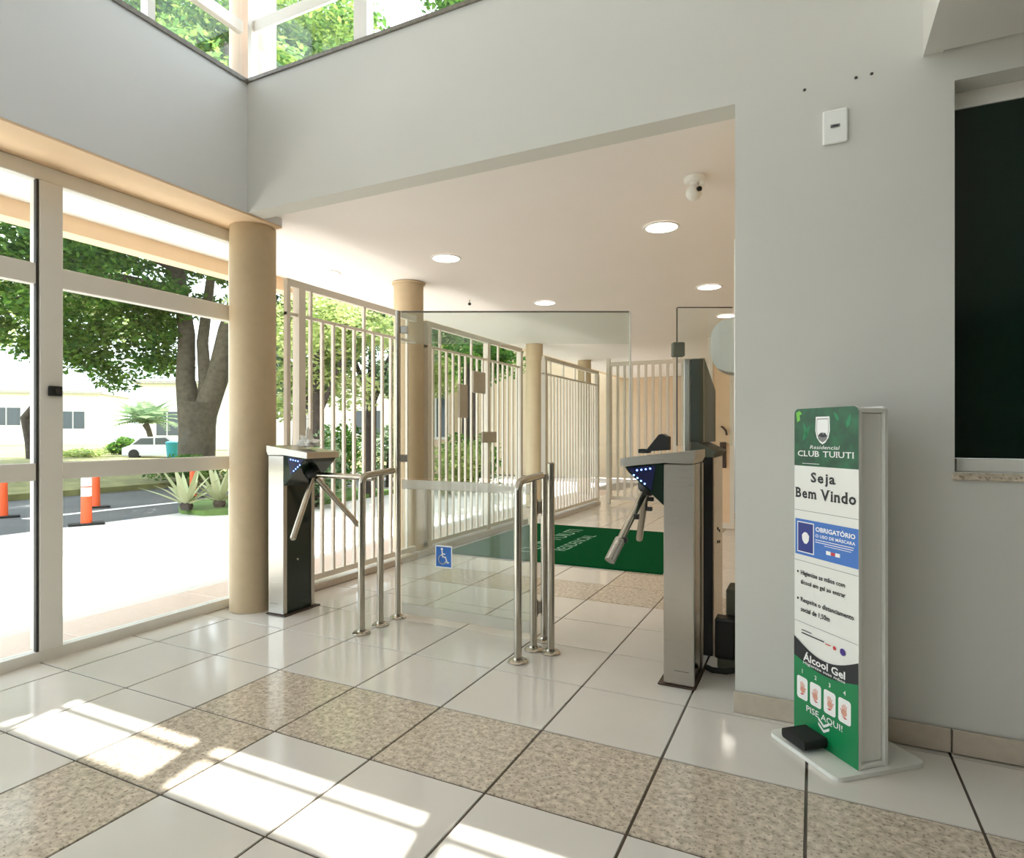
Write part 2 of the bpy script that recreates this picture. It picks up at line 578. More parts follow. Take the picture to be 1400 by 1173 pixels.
# ------------------------------------------------------------------ glazed street front
win = struct('window_1', MB().box(XG - 0.03, XG + 0.03, YR, 2.86, 0, 0.055), 'frame')
D0, D1 = XG - 0.03, XG + 0.03
def fpart(name, x0, x1, y0, y1, z0, z1, m='frame', r=0.004):
    return part(name, MB().bbox(x0, x1, y0, y1, z0, z1, r), m, win)
fpart('head_rail', D0, D1, YR, 2.86, 2.36, ZB - 0.013)
MULL = [(-2.58, -2.48), (-1.52, -1.42), (-0.46, -0.36), (0.60, 0.70), (1.672, 1.776)]
for a, b in MULL:
    fpart('mullion', D0 - 0.02, D1 + 0.012, a, b, 0.056, 2.359)
fpart('mullion', D0, D1, 2.80, 2.86, 0.056, 2.359)
bays = [(YR, MULL[0][0])] + [(MULL[i][1], MULL[i + 1][0]) for i in range(len(MULL) - 1)] + [(MULL[-1][1], 2.80)]
for a, b in bays:
    fpart('transom', D0, D1, a + 0.001, b - 0.001, 0.89, 0.975)
    fpart('transom', D0, D1, a + 0.001, b - 0.001, 1.85, 1.95)
    for z0, z1 in ((0.056, 0.889), (0.976, 1.849), (1.951, 2.359)):
        part('pane', MB().box(XG - 0.004, XG + 0.004, a + 0.002, b - 0.002, z0, z1), 'glass', win)
fpart('gasket', D1 - 0.02, D1 + 0.004, 1.660, 1.671, 0.056, 2.359, 'gasket', 0.002)
lk = part('lock_box', MB().bbox(D1 + 0.012, D1 + 0.035, 1.705, 1.762, 1.305, 1.355, 0.004), 'black', win, label='black lock box on the frame')
part('keyhole', MB().tube([(D1 + 0.035, 1.738, 1.33), (D1 + 0.041, 1.738, 1.33)], 0.013, 14), 'gasket', lk)

# ------------------------------------------------------------------ clerestories
Y0, Y1 = 2.626, 2.672
ZT0, ZT1, ZH = 3.545, 3.615, 4.225
win2 = struct('window_2', MB().box(-3.03, XM, Y0, Y1, ZS + 0.021, 3.262), 'frame')   # over the opening
X2 = -3.03
muls = [(-2.245, -2.155), (-1.255, -1.165), (-0.265, -0.175)]
edges = [X2] + [q for m_ in muls for q in m_] + [XM]
def wpart(w_, name, a, m='frame'):
    return part(name, MB().box(*a), m, w_)
wpart(win2, 'head_rail', (X2, XM, Y0, Y1, ZH, ZR))
wpart(win2, 'jamb', (X2 - 0.03, X2, Y0 - 0.002, Y1 + 0.002, ZS + 0.021, ZR))
for a, b in muls:
    wpart(win2, 'mullion', (a, b, Y0 - 0.004, Y1 + 0.004, 3.263, ZH - 0.001))
for i in range(0, len(edges), 2):
    a, b = edges[i] + 0.001, edges[i + 1] - 0.001
    wpart(win2, 'transom', (a, b, 2.642, 2.657, ZT0, ZT1))
    wpart(win2, 'pane', (a, b, 2.646, 2.652, 3.263, ZT0 - 0.001), 'glass')
    wpart(win2, 'pane', (a, b, 2.646, 2.652, ZT1 + 0.001, ZH - 0.001), 'glass')
XL = -3.115
win3 = struct('window_3', MB().box(XL - 0.025, XL + 0.025, YR, 2.62, ZS + 0.021, 3.262), 'frame')  # over the street front
wpart(win3, 'head_rail', (XL - 0.025, XL + 0.025, YR, 2.62, ZH, ZR))
ms = [(-2.2, -2.15), (-0.75, -0.70), (0.70, 0.75), (2.02, 2.06)]
for a, b in ms:
    wpart(win3, 'mullion', (XL - 0.03, XL + 0.03, a, b, 3.263, ZH - 0.001))
ed = [YR] + [q for m_ in ms for q in m_] + [2.62]
for i in range(0, len(ed), 2):
    a, b = ed[i] + 0.001, ed[i + 1] - 0.001
    wpart(win3, 'transom', (XL - 0.02, XL + 0.02, a, b, ZT0, ZT1))
    wpart(win3, 'pane', (XL - 0.003, XL + 0.003, a, b, 3.263, ZT0 - 0.001), 'glass')
    wpart(win3, 'pane', (XL - 0.003, XL + 0.003, a, b, ZT1 + 0.001, ZH - 0.001), 'glass')

# ------------------------------------------------------------------ dark window in the right wall
win4 = struct('window_4', MB().box(WX0, WX1, YW + 0.10, YW + 0.14, WZ1 - 0.06, WZ1 - 0.001), 'frame')
for a in ((WX0 + 0.001, WX0 + 0.014, YW + 0.09, YW + 0.14, WZ0 + 0.001, WZ1 - 0.06), (WX1 - 0.05, WX1 - 0.001, YW + 0.09, YW + 0.14, WZ0 + 0.001, WZ1 - 0.06)):
    wpart(win4, 'stile', a)
wpart(win4, 'bottom_rail', (WX0 + 0.0145, WX1 - 0.051, YW + 0.05, YW + 0.14, WZ0 + 0.001, WZ0 + 0.045))
wpart(win4, 'pane', (WX0 + 0.0145, WX1 - 0.051, YW + 0.105, YW + 0.125, WZ0 + 0.046, WZ1 - 0.061), 'darkglass')
part('sill', MB().bbox(WX0 - 0.008, WX1 + 0.01, YW - 0.014, YW - 0.0005, WZ0 - 0.028, WZ0 - 0.002, 0.003), 'granite', win4)

# ------------------------------------------------------------------ columns
def column(x, y, r, z0, z1, label, plinth=0.0, cap=False, m='tan'):
    t = thing('column', label, 'column', (x, y, z0))
    part('shaft', MB().lathe([(r, plinth), (r, z1 - z0)], seg=40), m, t, smooth=True)
    if plinth:
        part('plinth', MB().bbox(-r - 0.02, r + 0.02, -r - 0.02, r + 0.02, 0, plinth, 0.004), 'basebd', t)
    if cap:
        part('collar', MB().lathe([(r + 0.012, z1 - z0 - 0.02), (r + 0.018, z1 - z0 - 0.004)], seg=40), 'tan', t, smooth=True)
    return t
column(-3.235, 2.814, 0.14, 0, ZB - 0.013, 'thick tan round column at the corner of the glazed front and the opening')
column(-3.235, 2.814, 0.14, ZS + 0.021, ZR, 'pale round column between the two high windows at the top corner', m='palecol')
column(-3.33, 4.64, 0.135, 0, ZC - 0.001, 'tan round column standing behind the white bar fence', 0.0, True)
c3 = at_depth(730.5, 9.5)
column(c3[0], c3[1], 0.133, 0, ZC - 0.001, 'slim tan column seen through the glass just right of the bar fence')
c4 = at_depth(799, 11.6)
column(c4[0], c4[1], 0.125, 0, ZC - 0.001, 'farthest tan column at the end of the passage behind the glass')

# ------------------------------------------------------------------ ceiling downlights
ring_me = MB().lathe([(0.122, -0.004), (0.118, -0.009), (0.104, -0.009), (0.104, -0.004)], seg=40).mesh('trim_ring', 'white', True)
disc_me = MB().lathe([(0.1035, -0.003), (0.1035, -0.006)], seg=40).mesh('diffuser', 'lamp', True)
LP = [((-0.905, 4.115), 'bright round ceiling downlight nearest the dome camera'),
      ((-2.585, 4.10), 'bright round ceiling downlight above the left part of the passage, near the fence column'),
      ((-0.872, 5.99), 'round ceiling downlight right beside the edge of the grey wall'),
      ((-2.53, 5.955), 'small round ceiling downlight above the tall glass panel'),
      ((-0.903, 7.55), 'farthest ceiling downlight, half hidden above the white wall device'),
      ((-3.74, 4.02), 'pale round downlight in the porch ceiling beyond the bar fence')]
for (x, y), lb in LP:
    t = thing('ceiling_downlight', lb, 'downlight', (x, y, ZC), 0, 'recessed ceiling downlights')
    new_obj('trim_ring', ring_me, t)
    new_obj('diffuser', disc_me, t)
    ld = bpy.data.lights.new('downlight_beam', 'AREA')
    ld.shape = 'DISK'
    ld.size = 0.19
    ld.energy = 0.8
    ld.spread = math.radians(150)
    ld.color = (1.0, 0.93, 0.84)
    lo = new_obj('downlight_beam', ld, t, (0, 0, -0.012))

# ------------------------------------------------------------------ dome camera and small ceiling sensor
cx, cy = -0.57, 3.40
t = thing('dome_camera', 'small white dome security camera on the passage ceiling near the wall edge', 'camera', (cx, cy, ZC))
part('mount_plate', MB().lathe([(0.055, -0.002), (0.055, -0.022), (0.045, -0.03)], seg=28), 'white', t, smooth=True)
part('neck', MB().lathe([(0.024, -0.03), (0.02, -0.05)], seg=20), 'white', t, smooth=True)
hd = part('camera_ball', MB().sphere((-0.004, -0.004, -0.085), 0.042, 20, 14), 'white', t, smooth=True)
part('lens', MB().tube([(0.022, -0.028, -0.078), (0.034, -0.042, -0.082)], 0.013, 14), 'black', hd, smooth=True)
part('connector', MB().bbox(0.03, 0.05, -0.02, 0.01, -0.055, -0.003, 0.003), 'white', t)
sx, sy = px_floor(642, 410, ZC)
t = thing('ceiling_sensor', 'tiny grey sensor hanging from the passage ceiling above the glass panel', 'sensor', (sx, sy, ZC))
part('stem', MB().lathe([(0.006, -0.001), (0.006, -0.03)], seg=10), 'steel', t, smooth=True)
part('sensor_head', MB().lathe([(0.012, -0.03), (0.018, -0.045), (0.01, -0.055)], seg=14), 'gasket', t, smooth=True)

# ------------------------------------------------------------------ bits on the right wall
t = thing('outlet_plate', 'cream outlet cover plate high on the grey wall', 'outlet plate', (0.076, YW, 2.277))
pl = part('cover_plate', MB().bbox(-0.042, 0.042, -0.012, -0.0005, -0.064, 0.064, 0.005, 2), 'white', t)
part('socket', MB().bbox(-0.016, 0.016, -0.0155, -0.0125, -0.006, 0.006, 0.0012), 'prgrey', t)
part('socket_slot', MB().box(-0.009, 0.009, -0.0165, -0.0157, -0.002, 0.002), 'black', t)
for (x, z), lb in (((-0.028, 2.444), 'small screw hole in the wall, leftmost of three above the cover plate'), ((0.145, 2.447), 'dark wall plug, middle of three holes above the cover plate'), ((0.196, 2.449), 'tiny screw hole, rightmost of three above the cover plate')):
    solo('wall_plug', MB().tube([(0, 0, 0), (0, -0.004, 0)], [0.006, 0.004], 10), 'gasket', lb, 'wall plug', (x, YW - 0.0005, z), 'wall plugs above the cover plate')

# ------------------------------------------------------------------ fence of white bars
def box_me(name, m, x0, x1, y0, y1, z0, z1):
    return MB().box(x0, x1, y0, y1, z0, z1).mesh(name, m)

def fence_y(label, x, y0, y1, step, tall_every=4, zt=2.17, zm=1.937, zb=0.075, post_at=(), bar=0.011):
    """a straight run of bars along the y direction"""
    t = thing('bar_fence', label, 'fence', (x, y0, 0))
    L = y1 - y0
    part('top_rail', MB().box(-0.02, 0.02, 0, L, zt - 0.05, zt), 'railwhite', t)
    part('middle_rail', MB().box(-0.014, 0.014, 0, L, zm - 0.014, zm + 0.008), 'railwhite', t)
    part('bottom_rail', MB().box(-0.018, 0.018, 0, L, zb, zb + 0.04), 'railwhite', t)
    sh = box_me('bar', 'railwhite', -bar, bar, -bar, bar, zb + 0.04, zm - 0.014)
    up = box_me('bar', 'railwhite', -bar, bar, -bar, bar, zm + 0.008, zt - 0.05)
    n = int(round(L / step))
    for i in range(1, n):
        yy = i * L / n
        if any(abs(yy - p) < 0.05 for p in post_at):
            continue
        new_obj('bar', sh, t, (0, yy, 0))
        if i % tall_every == 2:
            new_obj('bar', up, t, (0, yy, 0))
    for p in post_at:
        hw = 0.016 if p < 0.02 else 0.03
        part('post', MB().box(-hw, hw, p - hw, p + hw, 0.002, zt - 0.05), 'railwhite', t)
    return t
f1 = fence_y('run of white vertical bars behind the left turnstile and handrail', -3.20, 3.05, 4.55, 0.118, 5, post_at=(0.016, 0.125))
f2 = fence_y('run of white vertical bars seen through the glass gate behind the mat', -3.24, 4.78, 6.86, 0.12, 5, post_at=(0.03, 1.20, 2.05))
for (y, z0, z1, w2, nm) in ((0.95, 1.55, 1.78, 0.13, 'lock_plate'), (1.18, 1.02, 1.14, 0.16, 'lock_box'), (0.62, 1.28, 1.62, 0.08, 'letter_plate')):
    part(nm, MB().bbox(0.022, 0.05, y - w2, y + w2, z0, z1, 0.003), 'basebd', f2, label='beige metal plate on the gate bars')
f3 = fence_y('distant run of white bars right of the slim column behind the glass', -3.05, 7.12, 9.3, 0.115, 4, zt=2.1, zm=1.88, post_at=(0.03, 2.15))
# kerbs under the fences
struct('trim_5', MB().bbox(-3.27, -3.165, 3.0, 4.56, 0.0, 0.05, 0.004), 'basebd')
struct('trim_6', MB().bbox(-3.45, -3.18, 4.56, 6.95, 0.0, 0.06, 0.004), 'concrete')
struct('trim_7', MB().bbox(-3.10, -3.0, 7.1, 9.3, 0.0, 0.05, 0.004), 'concrete')
# transverse run at the end of the passage
t = thing('bar_fence', 'tall beige bars closing the end of the passage right of the glass panel', 'fence', (-2.95, 9.55, 0))
part('top_rail', MB().box(0, 2.12, -0.02, 0.02, 2.2, 2.26), 'railwhite', t)
part('bottom_rail', MB().box(0, 2.12, -0.02, 0.02, 0.06, 0.12), 'railwhite', t)
bm_ = box_me('bar', 'railwhite', -0.018, 0.018, -0.014, 0.014, 0.12, 2.2)
for i in range(19):
    new_obj('bar', bm_, t, (0.04 + i * 0.113, 0, 0))
for x in (0.0, 1.06, 2.12):
    part('post', MB().box(x - 0.03, x + 0.03, -0.03, 0.03, 0.0, 2.32), 'railwhite', t)

# white door beside the wall edge, far right
t = thing('door_leaf', 'narrow white gate leaf with bronze handle seen beside the wall edge', 'gate', (-1.10, 7.5, 0))
for x in (0.0, 0.24):
    part('stile', MB().box(x, x + 0.05, -0.02, 0.02, 0.02, 2.25), 'railwhite', t)
part('rail', MB().box(0.05, 0.24, -0.02, 0.02, 0.02, 0.08), 'railwhite', t)
part('rail', MB().box(0.05, 0.24, -0.02, 0.02, 2.19, 2.25), 'railwhite', t)
part('panel', MB().box(0.05, 0.24, -0.006, 0.006, 0.08, 2.19), 'peach', t)
part('handle', MB().tube([(0.15, -0.03, 1.20), (0.17, -0.05, 1.19), (0.20, -0.05, 1.15), (0.21, -0.05, 1.10)], 0.012, 10), 'brown', t, smooth=True)
lp = part('lock_plate', MB().bbox(0.13, 0.20, -0.03, -0.012, 0.72, 1.02, 0.004), 'brown', t)
part('knob', MB().sphere((0.165, -0.05, 0.94), 0.03, 14, 8), 'brown', lp, smooth=True)

# ------------------------------------------------------------------ green mat
t = thing('door_mat', 'green entrance mat with pale lettering on the passage floor', 'mat', (-3.10, 4.89, 0.001))
part('pile', MB().bbox(0, 2.03, 0, 2.05, 0, 0.012, 0.004), 'mat', t)

FONT_CACHE = {}
def text_geo(s, bold=0.0, serif=False):
    """outline of a line of lettering as flat faces, normalised so cap height ~ 0.7"""
    key = (s, bold, serif)
    if key in FONT_CACHE:
        return FONT_CACHE[key]
    SER = {'L': [(0.10, 0), (0.10, 1)], 'U': [(0.10, 1), (0.90, 1)], 'B': [(0.10, 0), (0.10, 1)], 'T': [(0.5, 0)], 'I': [(0.5, 0), (0.5, 1)],
           'm': [(0.07, 0), (0.5, 0), (0.93, 0)], 'V': [(0.05, 1), (0.95, 1)], 'i': [(0.5, 0)], 'n': [(0.12, 0), (0.88, 0)], 'd': [(0.88, 0), (0.84, 1)], 'a': [(0.92, 0)]}
    vs, fs = [], []
    def one(txt, x0):
        cu = bpy.data.curves.new('lettering', 'FONT')
        cu.body = txt
        cu.resolution_u = 2
        cu.offset = bold
        ob = bpy.data.objects.new('lettering', cu)
        COL.objects.link(ob)
        bpy.context.view_layer.update()
        me = ob.to_mesh()
        n0 = len(vs)
        pts = [(v.co.x + x0, v.co.y) for v in me.vertices]
        vs.extend(pts)
        fs.extend([tuple(n0 + i for i in p.vertices) for p in me.polygons])
        ob.to_mesh_clear()
        bpy.data.objects.remove(ob)
        bpy.data.curves.remove(cu)
        return pts
    if not serif:
        one(s, 0)
    else:
        x = 0
        for ch in s:
            if ch == ' ':
                x += 0.3
                continue
            pts = one(ch, x)
            a, b = min(p[0] for p in pts), max(p[0] for p in pts)
            dx = x - a
            n0 = len(vs) - len(pts)
            for i in range(n0, len(vs)):
                vs[i] = (vs[i][0] + dx, vs[i][1])
            top = max(p[1] for p in pts)
            for fx, tb in SER.get(ch, []):
                cxx = x + fx * (b - a)
                z = top - 0.045 if tb else 0.0
                k = len(vs)
                vs.extend([(cxx - 0.11, z), (cxx + 0.11, z), (cxx + 0.11, z + 0.045), (cxx - 0.11, z + 0.045)])
                fs.append((k, k + 1, k + 2, k + 3))
            x += (b - a) + 0.10
    FONT_CACHE[key] = (vs, fs)
    return vs, fs

def lettering(s, width=None, height=None, bold=0.0, serif=False):
    """2-D lettering centred on the origin, scaled to a width and/or height"""
    vs, fs = text_geo(s, bold, serif)
    xs, ys = [p[0] for p in vs], [p[1] for p in vs]
    w0, h0 = max(xs) - min(xs), max(ys) - min(ys)
    mx, my = (max(xs) + min(xs)) / 2, (max(ys) + min(ys)) / 2
    sx_ = width / w0 if width else height / h0
    sy_ = height / h0 if height else sx_
    return [((x - mx) * sx_, (y - my) * sy_) for x, y in vs], fs

def put(mb, geo, fn):
    vs, fs = geo
    return mb.add([fn(x, y) for x, y in vs], fs)

mb = MB()
put(mb, lettering('CLUB TUIUTI', 1.45, 0.17), lambda x, y: (0.66 - y, 1.05 + x, 0.0126))
part('lettering', mb, 'matletter', t)
mb = MB()
put(mb, lettering('RESIDENCIAL', 0.95, 0.13), lambda x, y: (0.94 - y, 1.0 + x, 0.0126))
part('lettering', mb, 'matletter', t)

# ------------------------------------------------------------------ turnstiles
def arm_mesh(p, d, L, r=0.017):
    p, d = Vector(p), Vector(d).normalized()
    return MB().tube([p, p + d * (L - 0.012), p + d * (L - 0.004), p + d * L], [r, r, r * 0.93, r * 0.7], 16)

def turnstile(x, sgn, label, cloth=False):
    """sgn=+1: arms point to +x.  origin: centre of the cabinet foot"""
    t = thing('turnstile', label, 'turnstile', (x, 2.885, 0))
    y0, y1 = -0.128, 0.135
    S = lambda a, b: (min(a * sgn, b * sgn), max(a * sgn, b * sgn))
    part('foot_plate', MB().bbox(*S(-0.075, 0.09), y0 - 0.012, y1 + 0.025, 0.001, 0.008, 0.002), 'brown', t)
    # brushed front and back casings with dark side cheeks between
    part('casing', MB().bbox(-0.066, 0.066, y0, y0 + 0.03, 0.008, 0.985, 0.004), 'steel', t)
    part('casing', MB().bbox(-0.066, 0.066, y1 - 0.03, y1, 0.008, 0.985, 0.004), 'steel', t)
    part('side_panel', MB().bbox(-0.06, 0.06, y0 + 0.031, y1 - 0.031, 0.008, 0.985, 0.003), 'darkgreen', t)
    part('seam', MB().box(*S(-0.045, 0.02), y0 - 0.0006, y0 - 0.0001, 0.07, 0.072), 'gasket', t)
    part('lock', MB().tube([(0.06 * sgn, -0.01, 0.33), (0.064 * sgn, -0.01, 0.33)], 0.007, 12), 'steel', t, smooth=True)
    # head: wedge that overhangs into the passage
    tip = 0.262
    head = [(-0.064, 0.986), (0.067, 0.986), (0.067, 0.80), (tip - 0.05, 0.945), (tip - 0.02, 0.972), (-0.064, 0.995)]
    hp = [(px_ * sgn, pz_) for px_, pz_ in [(0.067, 0.80), (tip - 0.035, 0.945), (tip - 0.02, 0.968), (0.067, 0.988)]]
    h = part('head', MB().prism(hp, 'y', y0 + 0.002, y1 - 0.002), 'darkgreen', t)
    # blue display lens on the front of the wedge with its rows of lights
    lens = [(px_ * sgn, pz_) for px_, pz_ in [(0.12, 0.862), (tip - 0.045, 0.947), (tip - 0.03, 0.962), (0.10, 0.976)]]
    part('display', MB().prism(lens, 'y', y0 - 0.001, y0 + 0.0015), 'bluepanel', h)
    ledm = MB().tube([(0, 0, 0), (0, -0.0016, 0)], 0.0042, 8)
    lm_ = ledm.mesh('led', 'led')
    for i in range(4):
        new_obj('led', lm_, h, ((0.125 + i * 0.02) * sgn, y0 - 0.001, 0.962 - i * 0.003))
        new_obj('led', lm_, h, ((0.150 + i * 0.0165) * sgn, y0 - 0.001, 0.893 + i * 0.0125))
    # sloping top plate
    tp = [(-0.072 * sgn, 1.012), (-0.072 * sgn, 1.046), (tip * sgn, 1.006), (tip * sgn, 0.969), (0.06 * sgn, 0.9895), (-0.06 * sgn, 0.9865)]
    part('top_plate', MB().prism(tp, 'y', y0 - 0.008, y1 + 0.008), 'steel', t)
    # hub and arms
    hub = Vector((0.175 * sgn, 0.01, 0.865))
    ax = Vector((sgn, 0, -1)).normalized()
    hb = part('hub', MB().tube([hub - ax * 0.055, hub - ax * 0.01, hub + ax * 0.015, hub + ax * 0.028], [0.048, 0.048, 0.044, 0.03], 24), 'black', t, smooth=True)
    L = 0.44
    a0 = Vector((sgn, 0, -0.02))
    a1 = Vector((0.25 * sgn, -0.612, -0.75))
    a2 = Vector((0.25 * sgn, 0.612, -0.75))
    return t, hub, (a0, a1, a2), L

tL, hub, ar, L = turnstile(-2.972, 1, 'left steel turnstile with three arms beside the tan column')
for a in ar:
    part('arm', arm_mesh(hub + a.normalized() * 0.03, a, L), 'chrome', tL, smooth=True)
tR, hub, ar, L = turnstile(-0.532, -1, 'right steel turnstile with lowered arms and blue lights by the grey wall')
a1, a2 = ar[1], ar[2]
A = part('arm', arm_mesh(hub + a1.normalized() * 0.03, a1, 0.36), 'chrome', tR, smooth=True)
e = hub + a1.normalized() * 0.385
part('arm_sleeve', MB().tube([e - a1.normalized() * 0.085, e + a1.normalized() * 0.03], 0.024, 16), 'steel', A, smooth=True)
for k in (0.17, 0.30):
    q = hub + a1.normalized() * k
    part('arm_clip', MB().bbox(q.x + 0.008, q.x + 0.032, q.y - 0.012, q.y + 0.012, q.z - 0.012, q.z + 0.012, 0.002), 'black', A)
A = part('arm', arm_mesh(hub + a2.normalized() * 0.03, a2, 0.36), 'chrome', tR, smooth=True)
for k in (0.08, 0.15):
    q = hub + a2.normalized() * k
    part('arm_clip', MB().bbox(q.x + 0.012, q.x + 0.042, q.y - 0.012, q.y + 0.012, q.z - 0.01, q.z + 0.01, 0.002), 'black', A)

# white cloth left on the left turnstile
bm = bmesh.new()
bmesh.ops.create_icosphere(bm, subdivisions=4, radius=1)
for q in bm.verts:
    n = q.co.normalized()
    k = 0.75 + 0.3 * math.sin(5 * n.x + 2) * math.cos(4 * n.y) + 0.18 * math.sin(9 * n.z + 7 * n.x)
    q.co = Vector((n.x * 0.07 * k, n.y * 0.055 * k, max(-0.25, n.z * (1.0 if n.x < 0.1 else 0.45)) * 0.085 * k))
solo('crumpled_cloth', MB().bm(bm), 'cloth', 'small crumpled white cloth on top of the left turnstile', 'cloth', (-2.84, 2.90, 1.058), smooth=True)

# black card reader on the right turnstile
t = thing('card_reader', 'small black tilted reader box on top of the right turnstile', 'card reader', (-0.665, 2.93, 1.03))
part('base', MB().bbox(-0.085, -0.035, -0.03, 0.03, -0.004, 0.016, 0.003), 'black', t)
part('body', MB().prism([(-0.05, 0.004), (0.055, 0.012), (0.055, 0.075), (0.03, 0.088), (0.015, 0.085)], 'y', -0.035, 0.045), 'black', t)
part('screen', MB().prism([(-0.046, 0.010), (-0.043, 0.008), (0.018, 0.083), (0.014, 0.084)], 'y', -0.037, 0.047), 'gasket', t)

# slim tall cabinet behind the right turnstile
t = thing('gate_cabinet', 'tall slim dark cabinet with sloping top behind the right turnstile', 'cabinet', (-0.525, 3.18, 0))
part('lower_casing', MB().bbox(-0.03, 0.075, 0.06, 0.40, 0.0, 1.0, 0.004), 'steel', t)
part('lower_front', MB().bbox(-0.03, 0.074, 0.03, 0.059, 0.0, 1.0, 0.003), 'black', t)
part('cap', MB().prism([(-0.03, 1.001), (0.075, 1.001), (0.095, 1.03), (0.0, 1.075), (-0.03, 1.075)], 'y', 0.02, 0.41), 'boxgreen', t)
part('upper_casing', MB().prism([(0.03, 1.076), (0.42, 1.076), (0.42, 1.36), (0.03, 1.50)], 'x', -0.03, 0.035), 'boxgreen', t)
part('upper_front', MB().bbox(-0.03, 0.034, 0.0, 0.029, 1.076, 1.495, 0.003), 'darkgreen', t)
part('post', MB().bbox(-0.062, -0.032, 0.0, 0.03, 0.0, 1.50, 0.004), 'steel', t)
for y, z in ((0.2, 0.62), (0.26, 0.60), (0.2, 0.55), (0.27, 0.54)):
    part('screw', MB().tube([(0.075, y, z), (0.079, y, z)], 0.008, 10), 'black', t, smooth=True)

# black floor box and cable by the jamb
t = thing('floor_box', 'black power box on the floor between the right turnstile and the wall', 'power box', (-0.38, 3.05, 0))
part('case', MB().bbox(-0.04, 0.05, 0.0, 0.09, 0.05, 0.24, 0.008, 2), 'black', t)
part('side_unit', MB().bbox(0.0, 0.07, 0.095, 0.26, 0.0, 0.36, 0.006), 'boxgreen', t)
part('stand', MB().bbox(-0.03, 0.06, 0.01, 0.09, 0.0, 0.05, 0.006), 'boxgreen', t)
pts = [(-0.07, -0.05, 0.02), (-0.04, -0.075, 0.02), (0.02, -0.08, 0.024), (0.06, -0.06, 0.03), (0.085, -0.02, 0.045), (0.09, 0.03, 0.06)]
solo('power_cable', MB().tube(pts, 0.013, 10), 'blackrub', 'thick black cable looping over the floor by the jamb of the wall', 'cable', (-0.38, 3.05, 0), smooth=True)

# white device on the passage wall, peeking past the wall edge
t = thing('wall_dispenser', 'rounded white dispenser peeking out past the edge of the grey wall', 'dispenser', (XO, 3.28, 1.56))
prof = []
for i in range(17):
    a = math.pi / 2 + math.pi * i / 16
    prof.append((0.18 * max(-1, min(1, math.copysign(abs(math.cos(a)) ** 0.55, math.cos(a)))) , 0.138 * math.copysign(abs(math.sin(a)) ** 0.7, math.sin(a))))
part('body', MB().prism([(p[0] - 0.001, p[1]) for p in prof], 'y', -0.07, 0.07), 'white', t, smooth=True)
part('front_rim', MB().prism([(p[0] * 1.05 - 0.002, p[1] * 1.03) for p in prof], 'y', 0.0705, 0.085), 'totem', t, smooth=True)
solo('cable_conduit', MB().bbox(-0.045, -0.001, -0.02, 0.02, 0.75, 2.02, 0.004), 'white', 'white vertical conduit on the passage wall beside the dispenser', 'conduit', (XO, 3.02, 0))

# ------------------------------------------------------------------ handrails, gate, glass panels
def post(mb, x, y, z, r=0.019):
    return mb.tube([(x, y, 0.012), (x, y, z)], r, 18)
FLANGE = MB().lathe([(0.05, 0.001), (0.05, 0.006), (0.044, 0.012), (0.026, 0.016), (0.024, 0.024)], seg=28).mesh('foot_flange', 'chrome', True)
def handrail(x, y0, y1, z, ext, label):
    t = thing('handrail', label, 'handrail', (x, y0, 0))
    dy = y1 - y0
    # front post bends over into the top bar, which runs on past the rear post
    pts = [(0, 0, 0.012), (0, 0, z - 0.05), (0, 0.008, z - 0.022), (0, 0.028, z - 0.005), (0, 0.055, z), (0, dy + ext, z + 0.012)]
    part('front_post_and_bar', MB().tube(pts, 0.019, 18), 'chrome', t, smooth=True, angle=60)
    part('rear_post', MB().tube([(0, dy, 0.012), (0, dy, z - 0.005)], 0.019, 18), 'chrome', t, smooth=True)
    for y in (0, dy):
        new_obj('foot_flange', FLANGE, t, (0, y, 0))
    return t
handrail(-2.268, 2.714, 2.881, 0.885, 0.12, 'left steel handrail with two posts in front of the bar fence')
handrail(-1.298, 2.715, 2.903, 0.885, 0.10, 'steel handrail at the hinge side of the glass gate')
# single posts
t = thing('gate_post', 'tall thin steel post at the left edge of the glass gate', 'post', (-2.264, 3.045, 0))
part('shaft', MB().tube([(0, 0, 0.012), (0, 0, 1.865)], 0.0165, 18), 'chrome', t, smooth=True)
new_obj('foot_flange', FLANGE, t)
t = thing('gate_post', 'steel hinge post of the glass gate, rearmost of the clustered posts', 'post', (-1.302, 3.055, 0))
part('shaft', MB().tube([(0, 0, 0.012), (0, 0, 0.90)], 0.019, 18), 'chrome', t, smooth=True)
new_obj('foot_flange', FLANGE, t)
t = thing('gate_post', 'rightmost single steel post of the clustered posts', 'post', (-1.199, 2.897, 0))
part('shaft', MB().tube([(0, 0, 0.012), (0, 0, 0.96)], 0.019, 18), 'chrome', t, smooth=True)
part('end_cap', MB().lathe([(0.0195, 0.955), (0.0195, 0.966), (0.014, 0.972)], seg=18), 'chrome', t, smooth=True)
new_obj('foot_flange', FLANGE, t)

# low swing gate of glass with the wheelchair sign
GY = 3.05
gx0, gx1 = -2.235, -1.345
t = thing('glass_gate', 'low glass swing gate with frosted top band between the steel posts', 'gate', (gx0, GY, 0.02))
W = gx1 - gx0
part('glass_sheet', MB().bbox(0, W, -0.005, 0.005, 0.075, 0.766, 0.001), 'haze', t)
part('top_band', MB().bbox(0, W, -0.007, 0.007, 0.767, 0.822, 0.002), 'film', t)
part('bottom_band', MB().bbox(0, W, -0.007, 0.007, 0.012, 0.074, 0.002), 'film', t)
for z in (0.16, 0.70):
    hg = part('hinge', MB().bbox(W - 0.03, W + 0.021, -0.018, 0.018, z - 0.035, z + 0.035, 0.004), 'steel', t)
    part('hinge_pin', MB().tube([(W + 0.01, -0.024, z - 0.045), (W + 0.01, -0.024, z + 0.045)], 0.007, 10), 'black', hg, smooth=True)

